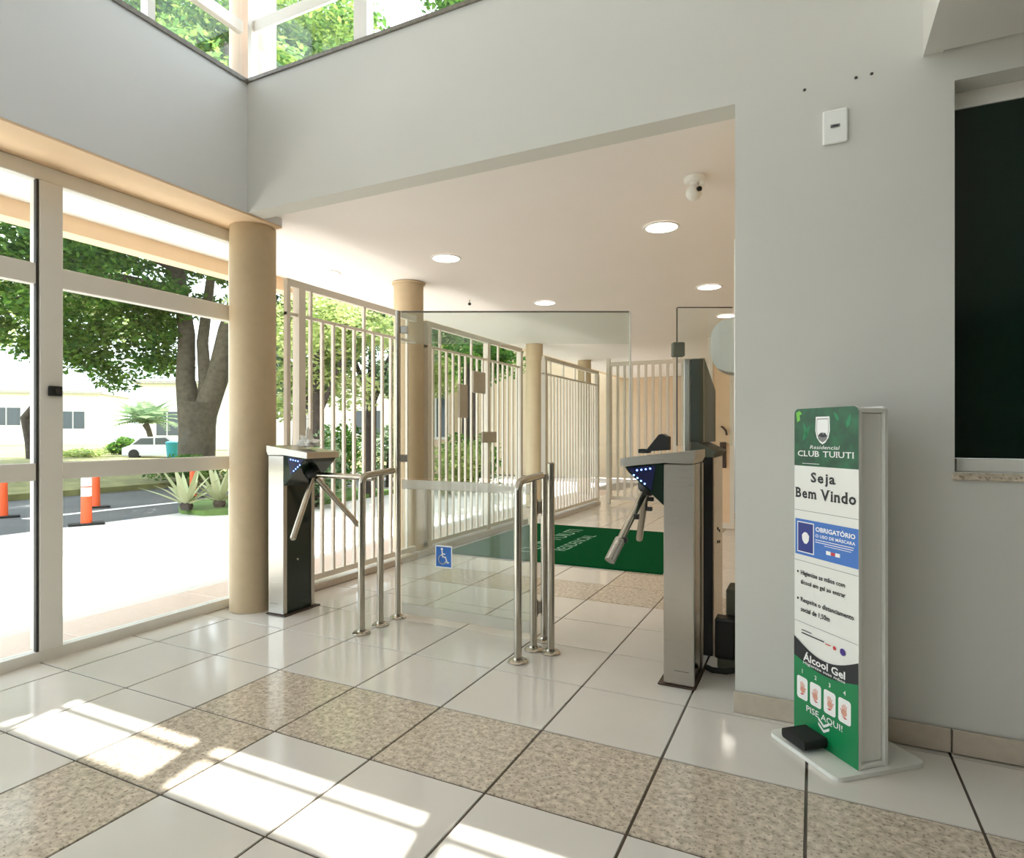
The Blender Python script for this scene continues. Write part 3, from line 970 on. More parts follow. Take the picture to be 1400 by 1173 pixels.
# wheelchair sign
sgx = -1.935
t = thing('wheelchair_sign', 'blue square wheelchair sign stuck on the glass gate', 'sign', (sgx, GY - 0.0052, 0.40))
part('white_border', MB().bbox(-0.058, 0.058, -0.0025, 0, -0.066, 0.066, 0.001), 'prwhite', t)
part('blue_field', MB().box(-0.051, 0.051, -0.0034, -0.0026, -0.058, 0.058), 'signblue', t)
mb = MB()
def strip(mb, pts, wdt, y):
    for (xa, za), (xb, zb) in zip(pts[:-1], pts[1:]):
        d = Vector((xb - xa, zb - za)).normalized()
        n = Vector((-d.y, d.x)) * wdt / 2
        e = d * wdt * 0.25
        mb.add([(xa - n.x - e.x, y, za - n.y - e.y), (xb - n.x + e.x, y, zb - n.y + e.y), (xb + n.x + e.x, y, zb + n.y + e.y), (xa + n.x - e.x, y, za + n.y - e.y)], [(0, 1, 2, 3)])
arc = [(-0.008 + 0.026 * math.cos(math.radians(a)), -0.016 + 0.026 * math.sin(math.radians(a))) for a in range(95, 345, 12)]
strip(mb, arc, 0.007, -0.0040)
strip(mb, [(-0.010, 0.034), (-0.007, 0.0), (0.014, -0.002), (0.026, -0.034), (0.036, -0.031)], 0.008, -0.0041)
strip(mb, [(-0.009, 0.018), (0.010, 0.016)], 0.007, -0.0042)
mb.add([(-0.011 + 0.008 * math.cos(k * math.pi / 6), -0.0041, 0.045 + 0.008 * math.sin(k * math.pi / 6)) for k in range(12)], [tuple(range(12))])
part('wheelchair_symbol', mb, 'prwhite', t)

# tall glass leaf standing ajar, hung on the tall post
cs, sn = math.cos(YAW), math.sin(YAW)
t = thing('tall_glass_panel', 'tall clear glass leaf standing ajar above the low gate', 'glass panel', (-2.264, 3.045, 0.85), YAW)
part('glass_sheet', MB().bbox(0.02, 1.405, -0.005, 0.005, 0.0, 0.815, 0.001), 'gateglass', t)
part('top_band', MB().bbox(0.02, 1.405, -0.0055, 0.0055, 0.816, 1.005, 0.001), 'haze', t)
part('edge_trim', MB().bbox(1.4055, 1.418, -0.008, 0.008, 0.0, 1.012, 0.002), 'frame', t)
part('top_trim', MB().bbox(0.02, 1.405, -0.008, 0.008, 1.0055, 1.014, 0.001), 'sill', t)
for z in (0.12, 0.9):
    part('clamp', MB().bbox(0.018, 0.06, -0.016, 0.016, z - 0.022, z + 0.022, 0.003), 'steel', t)
# second glass leaf by the right turnstile
px0 = at_depth(925, 3.03)
t = thing('side_glass_panel', 'clear glass leaf clamped to the cabinet post by the wall edge', 'glass panel', (px0[0], px0[1], 1.06), YAW)
part('glass_sheet', MB().bbox(0.004, 0.275, -0.004, 0.004, 0.0, 0.68, 0.001), 'gateglass', t)
part('edge_trim', MB().box(0.0, 0.0038, -0.005, 0.005, 0.0, 0.68), 'gasket', t)
part('top_trim', MB().box(0.004, 0.275, -0.005, 0.005, 0.6805, 0.684), 'gasket', t)
part('clamp', MB().bbox(-0.02, 0.038, -0.014, 0.03, 0.44, 0.51, 0.004), 'boxgreen', t)

# ------------------------------------------------------------------ hand-gel totem
f0, f1_ = Vector((-0.062, 2.529)), Vector((0.137, 2.302))
dirv = (f1_ - f0).normalized()
rz = math.atan2(dirv.y, dirv.x)
mid = (f0 + f1_) / 2
t = thing('gel_dispenser_totem', 'white and green printed hand gel stand in front of the grey wall', 'sanitizer stand', (mid.x, mid.y, 0), rz)
# local: x along the printed face, -y out of the face, origin under the middle of the face
PW, PH, PZ = 0.298, 1.195, 0.016
def rrect(x0, x1, z0, z1, r, top_only=False, n=6):
    pts = []
    for cx_, cz_, a0 in ((x1 - r, z1 - r, 0), (x0 + r, z1 - r, 90), (x0 + r, z0 + r, 180), (x1 - r, z0 + r, 270)):
        if top_only and a0 >= 180:
            pts.append((x0 if a0 == 180 else x1, z0))
            continue
        for k in range(n + 1):
            a = math.radians(a0 + 90 * k / n)
            pts.append((cx_ + r * math.cos(a), cz_ + r * math.sin(a)))
    return pts
bp = rrect(-0.165, 0.168, -0.105, 0.262, 0.03)
part('base_plate', MB().prism(bp, 'z', 0.001, 0.0155), 'totem', t, smooth=True, angle=30)
front = part('front_panel', MB().prism(rrect(-PW / 2, PW / 2, PZ, PZ + PH, 0.02, True), 'y', 0.0, 0.012), 'totem', t)
part('back_panel', MB().prism(rrect(-PW / 2, PW / 2, PZ, PZ + PH, 0.02, True), 'y', 0.107, 0.119), 'totem', t)
part('core', MB().bbox(-PW / 2 + 0.03, PW / 2 - 0.012, 0.0125, 0.1065, PZ + 0.0145, PZ + PH - 0.0225, 0.003), 'totem', t)
part('top_cap', MB().bbox(-PW / 2 + 0.012, PW / 2 - 0.001, 0.0125, 0.1065, PZ + PH - 0.022, PZ + PH - 0.006, 0.003), 'totem', t)
part('bottom_shelf', MB().bbox(-PW / 2 + 0.012, PW / 2 - 0.001, 0.0125, 0.1065, PZ, PZ + 0.014, 0.003), 'totem', t)
pd = part('foot_pedal', MB().prism(rrect(-0.085, 0.03, 0.0, 0.034, 0.01), 'y', -0.10, -0.005), 'blackrub', t, smooth=True, angle=30)
pd.location = (-0.01, 0.0, 0.026)
# print: u 0..1 from left, v 0..1 from the top
def U(u): return (u - 0.5) * PW
def V(v): return PZ + PH * (1 - v)
LAY = [0]
def pr(name, polys, material):
    """flat print, each layer a hair in front of the last"""
    LAY[0] += 1
    y = -0.0003 - 0.00006 * LAY[0]
    mb = MB()
    for poly in polys:
        mb.add([(x, y, z) for x, z in poly], [tuple(range(len(poly)))])
    return part(name, mb, material, front)
def prtext(s, u, v, width=None, height=None, material='prblack', bold=0.0, serif=False, skew=0.0, name='lettering'):
    LAY[0] += 1
    y = -0.0003 - 0.00006 * LAY[0]
    mb = MB()
    put(mb, lettering(s, width, height, bold, serif), lambda a, b: (U(u) + a + skew * b, y, V(v) + b))
    return part(name, mb, material, front)
def rect(u0, u1, v0, v1): return [(U(u0), V(v1)), (U(u1), V(v1)), (U(u1), V(v0)), (U(u0), V(v0))]
hg = rrect(-PW / 2, PW / 2, V(0.175), V(0.0), 0.02, True)
pr('header_print', [hg], 'hdrgreen')
pr('leaf_print', [[(U(0.03), V(0.012)), (U(0.09), V(0.006)), (U(0.13), V(0.016)), (U(0.09), V(0.02)), (U(0.10), V(0.034)), (U(0.05), V(0.042))]], 'prlime')
def leafpoly(u, v, a, L_, w_):
    d = (math.cos(a), math.sin(a)); n = (-d[1], d[0])
    c = (U(u), V(v))
    return [(c[0] + d[0] * L_ * s_ + n[0] * w_ * k, c[1] + d[1] * L_ * s_ + n[1] * w_ * k) for s_, k in ((0, 0), (0.3, 1), (0.65, 0.8), (1, 0), (0.65, -0.8), (0.3, -1))]
pr('leaf_print', [leafpoly(0.14, 0.10, 1.0, 0.07, 0.009), leafpoly(0.22, 0.09, 1.9, 0.06, 0.008), leafpoly(0.83, 0.06, 1.2, 0.05, 0.008), leafpoly(0.72, 0.04, 2.2, 0.04, 0.007)], 'prgreen')
sh = [(-0.032, 0.05), (0.032, 0.05), (0.034, 0.0), (0.027, -0.025), (0.012, -0.042), (0.0, -0.048), (-0.012, -0.042), (-0.027, -0.025), (-0.034, 0.0)]
pr('emblem_print', [[(U(0.47) + x, V(0.068) + z) for x, z in sh]], 'prwhite')
pr('emblem_print', [[(U(0.47) + x * 0.84, V(0.068) + z * 0.86) for x, z in sh]], 'prgrey')
pr('emblem_print', [[(U(0.47) + x * 0.78, V(0.068) + z * 0.80) for x, z in sh]], 'prwhite')
pr('emblem_print', [[(U(0.47) + 0.022 * math.cos(k * math.pi / 8), V(0.083) + 0.016 * math.sin(k * math.pi / 8) - 0.004) for k in range(16)]], 'prgrey')
pr('emblem_print', [[(U(0.47) + x, V(0.083) + z) for x, z in ((-0.02, 0.0), (-0.006, 0.012), (0.004, 0.004), (0.012, 0.012), (0.022, -0.002), (0.0, -0.006))]], 'prblack')
prtext('Residencial', 0.5, 0.117, 0.135, 0.013, 'prwhite', 0, False, 0.3)
prtext('CLUB TUIUTI', 0.5, 0.137, 0.262, 0.021, 'prwhite', 0.01, True)
pr('leaf_print', [rect(0.14, 0.42, 0.1665, 0.168)], 'prwhite')
prtext('Seja', 0.48, 0.213, 0.118, 0.048, 'prblack', 0.03, True)
prtext('Bem', 0.198, 0.258, 0.108, 0.038, 'prblack', 0.03, True)
prtext('Vindo', 0.70, 0.258, 0.160, 0.040, 'prblack', 0.03, True)
pr('rule_line', [rect(0.0, 1.0, 0.3115, 0.3128), rect(0.0, 1.0, 0.467, 0.4683), rect(0.0, 1.0, 0.656, 0.6573)], 'prgrey')
pr('mask_notice', [rect(0.02, 1.0, 0.339, 0.449)], 'prblue')
pr('mask_notice', [rect(0.055, 0.335, 0.347, 0.441)], 'prwhite')
pr('mask_notice', [rect(0.068, 0.322, 0.350, 0.438)], 'prnavy')
mk = [(-0.018, 0.008), (-0.008, 0.018), (0.0, 0.02), (0.008, 0.018), (0.018, 0.008), (0.016, -0.01), (0.006, -0.022), (-0.006, -0.022), (-0.016, -0.01)]
pr('mask_symbol', [[(U(0.195) + x, V(0.394) + z) for x, z in mk]], 'prwhite')
prtext('OBRIGAT\u00d3RIO', 0.66, 0.360, 0.178, 0.021, 'prwhite', 0.03)
prtext('O USO DE M\u00c1SCARA', 0.66, 0.380, 0.178, 0.014, 'prwhite', 0.02)
pr('rule_line', [rect(0.36, 0.94, 0.3925, 0.3945), rect(0.36, 0.93, 0.399, 0.401), rect(0.5, 0.9, 0.4055, 0.407)], 'prwhite')
pr('logo_print', [rect(0.53, 0.60, 0.419, 0.430), rect(0.67, 0.74, 0.419, 0.430)], 'prwhite')
pr('logo_print', [rect(0.605, 0.665, 0.420, 0.429)], 'prred')
bul = [(U(0.065) + 0.0045 * math.cos(k * math.pi / 5), V(0.503) + 0.0045 * math.sin(k * math.pi / 5)) for k in range(10)]
pr('bullet', [bul, [(x, z - PH * 0.083) for x, z in bul]], 'prblack')
def tleft(s, v, w_, h_):
    prtext(s, 0.115 + w_ / PW / 2, v, w_, h_, 'prblack', 0.02)
tleft('Higienize as m\u00e3os com', 0.5055, 0.208, 0.022)
tleft('\u00e1lcool em gel ao entrar', 0.534, 0.210, 0.021)
tleft('Respeite o distanciamento', 0.5885, 0.246, 0.022)
tleft('social de 1,50m', 0.617, 0.140, 0.021)
# curved black band and green foot
N = 16
def top_curve(u): return 0.700 + 0.045 * math.sin(math.pi * (u * 0.92 + 0.04)) * (1.0 if u < 1 else 1)
def bot_curve(u): return 0.765 + 0.022 * math.sin(math.pi * u)
pr('footer_print', [[(U(k / N), V(bot_curve(k / N))) for k in range(N + 1)] + [(U(1), V(1.0)), (U(0), V(1.0))]], 'prgreen')
pr('footer_print', [[(U(k / N), V(top_curve(k / N))) for k in range(N + 1)] + [(U(k / N), V(bot_curve(k / N))) for k in range(N, -1, -1)]], 'prblack')
pr('rule_line', [rect(0.13, 0.30, 0.678, 0.6805), rect(0.13, 0.50, 0.6865, 0.690)], 'prblack')
pr('rule_line', [rect(0.52, 0.60, 0.690, 0.693)], 'prred')
pr('logo_print', [[(U(0.66) + 0.007 * math.cos(k * math.pi / 6), V(0.693) + 0.007 * math.sin(k * math.pi / 6)) for k in range(12)]], 'prred')
pr('logo_print', [[(U(0.78) + 0.012 * math.cos(k * math.pi / 8), V(0.694) + 0.012 * math.sin(k * math.pi / 8)) for k in range(16)]], 'prpurple')
prtext('\u00c1lcool Gel', 0.49, 0.7555, 0.195, 0.034, 'prwhite', 0.025)
prtext('Higienize suas m\u00e3os', 0.49, 0.7775, 0.195, 0.013, 'prwhite', 0.01)
for i in range(4):
    u = 0.145 + i * 0.222
    v0 = 0.818
    prtext(str(i + 1), u, v0 - 0.012, None, 0.015, 'prwhite', 0.02)
    cx_, cz_ = U(u), V(0.858)
    pr('step_icon', [[(x + cx_, z + cz_) for x, z in rrect(-0.027, 0.027, -0.041, 0.041, 0.01)]], 'prwhite')
    LAY[0] += 1
    y = -0.0003 - 0.00006 * LAY[0]
    mb = MB()
    # a small hand picture: palm, four fingers, thumb, a line of red for the frame
    sgn_ = -1 if i % 2 else 1
    mb.add([(cx_ + sgn_ * (0.013 * math.cos(k * math.pi / 6) + 0.002), y, cz_ - 0.006 + 0.012 * math.sin(k * math.pi / 6)) for k in range(12)], [tuple(range(12))])
    def st(pts_, wd):
        for (xa, za), (xb, zb) in zip(pts_[:-1], pts_[1:]):
            d = Vector((xb - xa, zb - za)).normalized(); n = Vector((-d.y, d.x)) * wd / 2
            mb.add([(cx_ + sgn_ * (xa - n.x), y, cz_ + za - n.y), (cx_ + sgn_ * (xb - n.x), y, cz_ + zb - n.y), (cx_ + sgn_ * (xb + n.x), y, cz_ + zb + n.y), (cx_ + sgn_ * (xa + n.x), y, cz_ + za + n.y)], [(0, 1, 2, 3)])
    for fx, fz in ((-0.008, 0.02), (-0.002, 0.024), (0.004, 0.022), (0.01, 0.017)):
        st([(fx * 0.8, 0.0), (fx * 1.1, fz)], 0.004)
    st([(0.008, -0.006), (0.018, 0.004)], 0.005)
    part('step_hand', mb, 'prskin', front)
    pr('step_drop', [[(cx_ - sgn_ * 0.012, cz_ - 0.022), (cx_ - sgn_ * 0.002, cz_ - 0.026), (cx_ + sgn_ * 0.012, cz_ - 0.018), (cx_, cz_ - 0.019)]], 'prred')
prtext('PISE AQUI!', 0.5, 0.9125, 0.168, 0.026, 'prwhite', 0.01)
chev = lambda dz: [(U(0.5) + x, V(0.938) + z + dz) for x, z in ((-0.026, 0.008), (0, -0.010), (0.026, 0.008), (0.026, 0.018), (0, 0.0), (-0.026, 0.018))]
pr('chevron', [[p for p in chev(0.008)][:2] + [chev(0.008)[4], chev(0.008)[5]], [chev(0.008)[1], chev(0.008)[2], chev(0.008)[3], chev(0.008)[4]],
               chev(-0.010)[:2] + [chev(-0.010)[4], chev(-0.010)[5]], [chev(-0.010)[1], chev(-0.010)[2], chev(-0.010)[3], chev(-0.010)[4]]], 'prwhite')

# ------------------------------------------------------------------ outside: ground
struct('ground_pavement', MB().box(-8.15, -4.06, -8, 14.0, -0.12, -0.02), 'concrete')
pv = struct('ground_porch', MB().box(-4.06, XG, -8, 14.0, -0.12, -0.026), 'sill')
slab = MB().bbox(0.003, 0.617, 0.003, 0.897, -0.04, -0.015, 0.003).mesh('paving_slab', 'pinkstone')
for k in range(-1, 12):
    new_obj('paving_slab', slab, pv, (-4.05, GY0 - 0.12 + k * 0.9 - 0.45, 0))
struct('ground_street', MB().box(-12.5, -8.15, -12, 40, -0.16, -0.05), 'asphalt')
v_ = MB().prism([(-12.5, -0.05), (-12.5, 0.06), (-16.5, 0.42), (-60, 0.45), (-60, -0.2)], 'y', -20, 60)
struct('ground_verge', v_, 'soil')
struct('ground_far', MB().box(-8.14, 30, 14.01, 60, -0.16, -0.04), 'concrete')
struct('wall_far', MB().box(-9.0, 1.5, 15.0, 15.3, 0, 4.2), 'housebeige')
# white paint line on the street
solo('road_line', MB().box(-9.75, -9.6, 4.6, 9.5, -0.0495, -0.046), 'reflective', 'white painted line on the grey street between the orange posts', 'road line')
# planted bed
bed = [(-7.3, 6.0), (-7.55, 5.75), (-8.05, 5.75), (-8.45, 6.0), (-8.9, 6.6), (-9.2, 7.6), (-9.2, 9.5), (-7.1, 9.5), (-7.0, 7.0)]
struct('ground_bed', MB().prism(bed, 'z', -0.04, 0.05), 'grass')

# orange posts
def bollard(x, y, z, label, band=True):
    t = thing('orange_bollard', label, 'bollard', (x, y, z), math.radians(64), 'orange traffic posts on the street')
    part('rubber_foot', MB().bbox(-0.19, 0.19, -0.08, 0.08, 0.0, 0.03, 0.008), 'blackrub', t)
    part('post', MB().lathe([(0.062, 0.03), (0.056, 0.4), (0.054, 0.60), (0.045, 0.615)], seg=20), 'orange', t, smooth=True)
    if band:
        part('reflective_band', MB().lathe([(0.0585, 0.36), (0.057, 0.47)], seg=20), 'reflective', t, smooth=True)
        part('reflective_band', MB().lathe([(0.057, 0.485), (0.056, 0.595)], seg=20), 'reflective', t, smooth=True)
    else:
        part('cap', MB().lathe([(0.058, 0.58), (0.05, 0.622)], seg=20), 'reflective', t, smooth=True)
bollard(-8.12, 4.53, -0.02, 'orange traffic post with two white bands, nearest of the orange posts')
bollard(-10.13, 5.79, -0.05, 'orange traffic post partly hidden behind the banded one', False)
bollard(-10.1, 4.54, -0.05, 'orange traffic post at the left edge of the picture', False)
bb_ = at_depth(264, 11.2)
bollard(bb_[0], bb_[1], -0.05, 'far orange traffic post peeking above the spiky plants', False)

# agaves
def blade_mesh(L_, w_, bend, name='leaf_blade'):
    vs, fs = [], []
    n = 7
    for i in range(n + 1):
        s_ = i / n
        wd = w_ * (0.75 + 1.2 * s_ * (1 - s_)) * (1 - s_ ** 3) + 0.002
        x = L_ * s_
        z = -bend * s_ * s_
        vs += [(x, -wd / 2, z + 0.012 * (1 - s_)), (x, 0, z), (x, wd / 2, z + 0.012 * (1 - s_)), (x, 0, z - 0.012 * (1 - s_) - 0.001)]
    for i in range(n):
        a = i * 4
        for k in range(4):
            fs.append((a + k, a + (k + 1) % 4, a + 4 + (k + 1) % 4, a + 4 + k))
    fs += [(0, 1, 2, 3), tuple(range(n * 4, n * 4 + 4))]
    return MB().add(vs, fs).mesh(name, 'agave', True)
def agave(x, y, z, label, n, L_):
    t = thing('agave_plant', label, 'plant', (x, y, z), 0, 'pale spiky plants in the bed')
    mes = [blade_mesh(L_, 0.10, 0.05), blade_mesh(L_ * 0.8, 0.09, 0.12)]
    part('stem', MB().lathe([(0.07, 0.0), (0.09, 0.06), (0.05, 0.14)], seg=14), 'darkbark', t, smooth=True)
    for i in range(n):
        az = i * 2.4 + 0.3
        el = math.radians(78 - 62 * (i / n))
        new_obj('leaf_blade', mes[i % 2], t, (0.03 * math.cos(az), 0.03 * math.sin(az), 0.08), (0, -el, az))
p = px_floor(255, 697, 0.05)
agave(p[0], p[1], 0.05, 'left of two pale spiky agaves in the planted bed', 15, 0.62)
p = px_floor(300, 693, 0.05)
agave(p[0], p[1], 0.05, 'right of two pale spiky agaves, half behind the tan column', 15, 0.66)

# ------------------------------------------------------------------ foliage
def leaves_obj(name, clusters, n, size, material, parent, flat=0.5):
    """n leaf faces scattered in ellipsoid clusters ((x,y,z),(rx,ry,rz),weight); world coordinates"""
    wts = np.array([c[2] for c in clusters], float)
    wts /= wts.sum()
    idx = RNG.choice(len(clusters), n, p=wts)
    cen = np.array([c[0] for c in clusters], float)[idx]
    rad = np.array([c[1] for c in clusters], float)[idx]
    d = RNG.normal(size=(n, 3))
    d /= np.linalg.norm(d, axis=1, keepdims=True)
    r = RNG.random(n)[:, None] ** 0.45
    P = cen + d * r * rad
    u = RNG.normal(size=(n, 3)); u[:, 2] *= flat; u /= np.linalg.norm(u, axis=1, keepdims=True)
    w_ = RNG.normal(size=(n, 3)); w_[:, 2] *= flat
    w_ -= (w_ * u).sum(1)[:, None] * u
    w_ /= np.linalg.norm(w_, axis=1, keepdims=True)
    s_ = size * (0.6 + 0.8 * RNG.random(n))[:, None]
    q = np.stack([P - u * s_, P - w_ * s_ * 0.45, P + u * s_, P + w_ * s_ * 0.45], 1).reshape(-1, 3)
    off = np.array(wloc(parent)) if parent else np.zeros(3)
    q = q - off
    me = bpy.data.meshes.new(name)
    me.vertices.add(4 * n)
    me.vertices.foreach_set('co', q.astype(np.float32).ravel())
    me.loops.add(4 * n)
    me.loops.foreach_set('vertex_index', np.arange(4 * n, dtype=np.int32))
    me.polygons.add(n)
    me.polygons.foreach_set('loop_start', np.arange(0, 4 * n, 4, dtype=np.int32))
    me.polygons.foreach_set('loop_total', np.full(n, 4, dtype=np.int32))
    me.update(calc_edges=True)
    me.materials.append(M[material])
    o = new_obj(name, me, parent)
    o['kind'] = 'stuff'
    return o

def tree(label, x, y, z, limbs, clusters, n, size, leaf, bark='bark', cat='tree', name='tree', flat=0.5, group=None):
    """limbs: [(points, radii)...] relative to the base; clusters relative too"""
    t = thing(name, label, cat, (x, y, z), 0, group)
    for i, (pts_, rr) in enumerate(limbs):
        part('trunk' if i == 0 else 'branch', MB().tube(pts_, rr, 12), bark, t, smooth=True)
    leaves_obj('foliage', [((c[0][0] + x, c[0][1] + y, c[0][2] + z), c[1], c[2]) for c in clusters], n, size, leaf, t, flat)
    return t

def blob(n, cx_, cy_, cz_, sx_, sy_, sz_, r0, r1, seed):
    g = random.Random(seed)
    out = []
    for _ in range(n):
        while True:
            a, b, c = g.uniform(-1, 1), g.uniform(-1, 1), g.uniform(-1, 1)
            if a * a + b * b + c * c < 1: break
        r = g.uniform(r0, r1)
        out.append(((cx_ + a * sx_, cy_ + b * sy_, cz_ + c * sz_), (r, r, r * 0.6), r * r))
    return out

# big forked tree on the verge
tx, ty = at_depth(268, 14.4)
zt0 = 0.1
# sideways direction across the picture, so that the fork is seen as in the photograph
RX, RY = math.cos(YAW), math.sin(YAW)
def lat(a, fwd, z): return (RX * a - RY * fwd, RY * a + RX * fwd, z)
limbs = [([lat(0, 0, -0.2), lat(0.02, 0, 0.5), lat(0.03, 0, 1.2), lat(0.05, 0, 1.75)], [0.48, 0.40, 0.40, 0.44]),
         ([lat(-0.12, 0, 1.4), lat(-0.30, 0.1, 2.3), lat(-0.32, 0.2, 3.4), lat(-0.6, 0.3, 5.0), lat(-1.6, 0, 7.0)], [0.28, 0.21, 0.18, 0.15, 0.06]),
         ([lat(0.2, 0, 1.5), lat(0.5, 0, 2.3), lat(0.8, -0.1, 3.4), lat(1.4, -0.3, 5.0), lat(2.6, 0, 7.2)], [0.28, 0.24, 0.22, 0.17, 0.06]),
         ([lat(0.12, 0.1, 1.6), lat(0.12, 0.2, 2.2), lat(0.0, 0.3, 3.2), lat(0.1, 0.5, 4.8), lat(0.3, 0.5, 7.5)], [0.18, 0.15, 0.13, 0.10, 0.05]),
         ([lat(-0.45, 0.2, 4.4), lat(-1.6, -0.3, 4.6), lat(-2.7, -0.6, 4.35), lat(-3.6, -0.8, 4.0)], [0.12, 0.1, 0.07, 0.03]),
         ([lat(-0.5, 0.2, 4.9), lat(-1.8, -0.5, 5.6), lat(-3.6, -0.8, 6.0)], [0.12, 0.09, 0.03])]
cl = []
g = random.Random(3)
for i in range(160):
    a = g.uniform(-4.6, 4.6); fw = g.uniform(-3.2, 3.0); z = g.uniform(3.4, 11.5)
    if (a / 5) ** 2 + ((z - 7) / 4.8) ** 2 > 1: continue
    if z < 5.0 and -0.9 < a < 1.6 and fw < 1: continue
    r = g.uniform(0.55, 1.05)
    cl.append((lat(a, fw, z), (r, r, r * 0.55), r * r))
for i in range(70):
    a = g.uniform(-4.4, 2.6); z = g.uniform(2.5, 6.4)
    if -0.75 < a < 1.3 and z < 4.0: continue
    if a < -3.4 and z < 3.0: continue
    r = g.uniform(0.45, 0.75)
    cl.append((lat(a, g.uniform(-1.6, 1.6), z), (r, r, r * 0.6), r * r * 1.3))
for a, z in ((-3.3, 3.2), (-2.6, 2.75), (-2.0, 3.1), (-1.4, 2.9), (-0.9, 3.3), (-2.2, 2.35), (-3.0, 3.8), (-1.2, 3.9), (-0.6, 3.9), (2.4, 3.4), (3.0, 3.0)):
    cl.append((lat(a, g.uniform(-0.8, 0.6), z), (0.6, 0.6, 0.38), 0.45))
tree('large forked tree with dark trunk standing on the verge beyond the street', tx, ty, zt0, limbs, cl, 95000, 0.08, 'leafA', 'bark')
# smaller bent tree further left
tx, ty = at_depth(40, 17.0)
limbs = [([lat(0.1, 0, -0.2), lat(0.02, 0, 0.6), lat(-0.12, 0, 1.25), lat(0.25, 0, 1.7), lat(0.7, 0, 2.2), lat(0.9, 0, 3.4)], [0.14, 0.12, 0.11, 0.10, 0.09, 0.05])]
tree('slender tree with a kinked trunk at the left edge beyond the street', tx, ty, 0.3, limbs, blob(26, RX * 0.3, RY * 0.3, 4.6, 2.4, 2.4, 1.9, 0.5, 0.9, 5), 9000, 0.09, 'leafB', 'darkbark')
# street tree standing in the bed, its crown high above the kerb
tx, ty = at_depth(345, 9.7)
g = random.Random(21)
cs2 = []
for i in range(60):
    a, b, z = g.uniform(-3.6, 1.2), g.uniform(-2.6, 2.8), g.uniform(5.6, 8.6)
    r = g.uniform(0.5, 0.85)
    cs2.append(((a, b, z), (r, r, r * 0.6), r * r))
tree('street tree hidden behind the corner column, its high crown showing in the upper left window', tx, ty, 0.04,
     [([(0, 0, -0.1), (0.03, 0, 2.5), (-0.1, 0.05, 5.0), (-0.6, 0, 7.4)], [0.13, 0.11, 0.1, 0.04]), ([(-0.05, 0, 4.6), (-1.6, -0.6, 6.4), (-2.8, -1.0, 7.0)], [0.08, 0.05, 0.02]), ([(-0.05, 0, 4.7), (-0.9, 1.2, 6.4)], [0.07, 0.02])],
     cs2, 34000, 0.065, 'leafD', 'bark')
# palm
px_, py_ = at_depth(199, 19.5)
t = thing('palm_tree', 'small grey-green palm on the lawn left of the forked tree', 'palm', (px_, py_, 0.42))
part('trunk', MB().tube([lat(0.12, 0, -0.1), lat(0.22, 0, 0.35), lat(0.1, 0, 0.8), (0, 0, 1.0)], [0.09, 0.08, 0.08, 0.1], 12), 'bark', t, smooth=True)
def frond_mesh(L_):
    vs, fs = [], []
    n = 14
    pt = lambda s_: (L_ * s_, 0, 0.35 * L_ * s_ - 0.75 * L_ * s_ * s_)
    for i in range(n):
        s_ = (i + 1) / (n + 1)
        x, _, z = pt(s_)
        ll = 0.3 * L_ * math.sin(math.pi * (0.15 + 0.8 * s_))
        for sg in (-1, 1):
            k = len(vs)
            vs += [(x, 0, z), (x + 0.045, 0, z), (x + 0.12, sg * ll, z - 0.3 * ll), (x + 0.09, sg * ll, z - 0.3 * ll)]
            fs.append((k, k + 1, k + 2, k + 3))
    k = len(vs)
    for i in range(8):
        x, _, z = pt(i / 7)
        vs += [(x, -0.012, z), (x, 0.012, z)]
    for i in range(7):
        fs.append((k + 2 * i, k + 2 * i + 2, k + 2 * i + 3, k + 2 * i + 1))
    return MB().add(vs, fs).mesh('frond', 'leafC')
fm = frond_mesh(1.0)
for i in range(26):
    new_obj('frond', fm, t, (0, 0, 1.0), (0, -math.radians(8 + 60 * ((i * 7) % 26) / 26), i * 2.399))

# hedges and shrubs
def shrub(label, x, y, z, rx, ry, rz, n, size, leaf, group='shrubs beyond the street'):
    t = thing('shrub', label, 'shrub', (x, y, z), 0, group)
    part('stem', MB().tube([(0, 0, -0.1), (0.02, 0, rz * 0.8)], [0.05, 0.03], 8), 'darkbark', t, smooth=True)
    g_ = random.Random(int(abs(x * 100)) + n)
    cs_ = [((x + g_.uniform(-rx, rx) * 0.6, y + g_.uniform(-ry, ry) * 0.6, z + rz * (0.5 + g_.uniform(-0.1, 0.5))), (rx * 0.5, ry * 0.5, rz * 0.45), 1) for _ in range(9)]
    leaves_obj('foliage', cs_, n, size, leaf, t)
    return t
h = at_depth(166, 20.5)
shrub('clipped green hedge on the lawn left of the palm', h[0], h[1], 0.42, 0.7, 0.6, 0.42, 2600, 0.05, 'leafA')
h = at_depth(108, 18.5)
shrub('low yellow-green shrub above the frame rail at left', h[0], h[1], 0.40, 1.0, 0.7, 0.22, 1800, 0.05, 'leafB')
h = at_depth(262, 13.2)
shrub('dark low shrub behind the left spiky plant', h[0], h[1], -0.02, 1.0, 0.7, 0.5, 2600, 0.055, 'leafA')
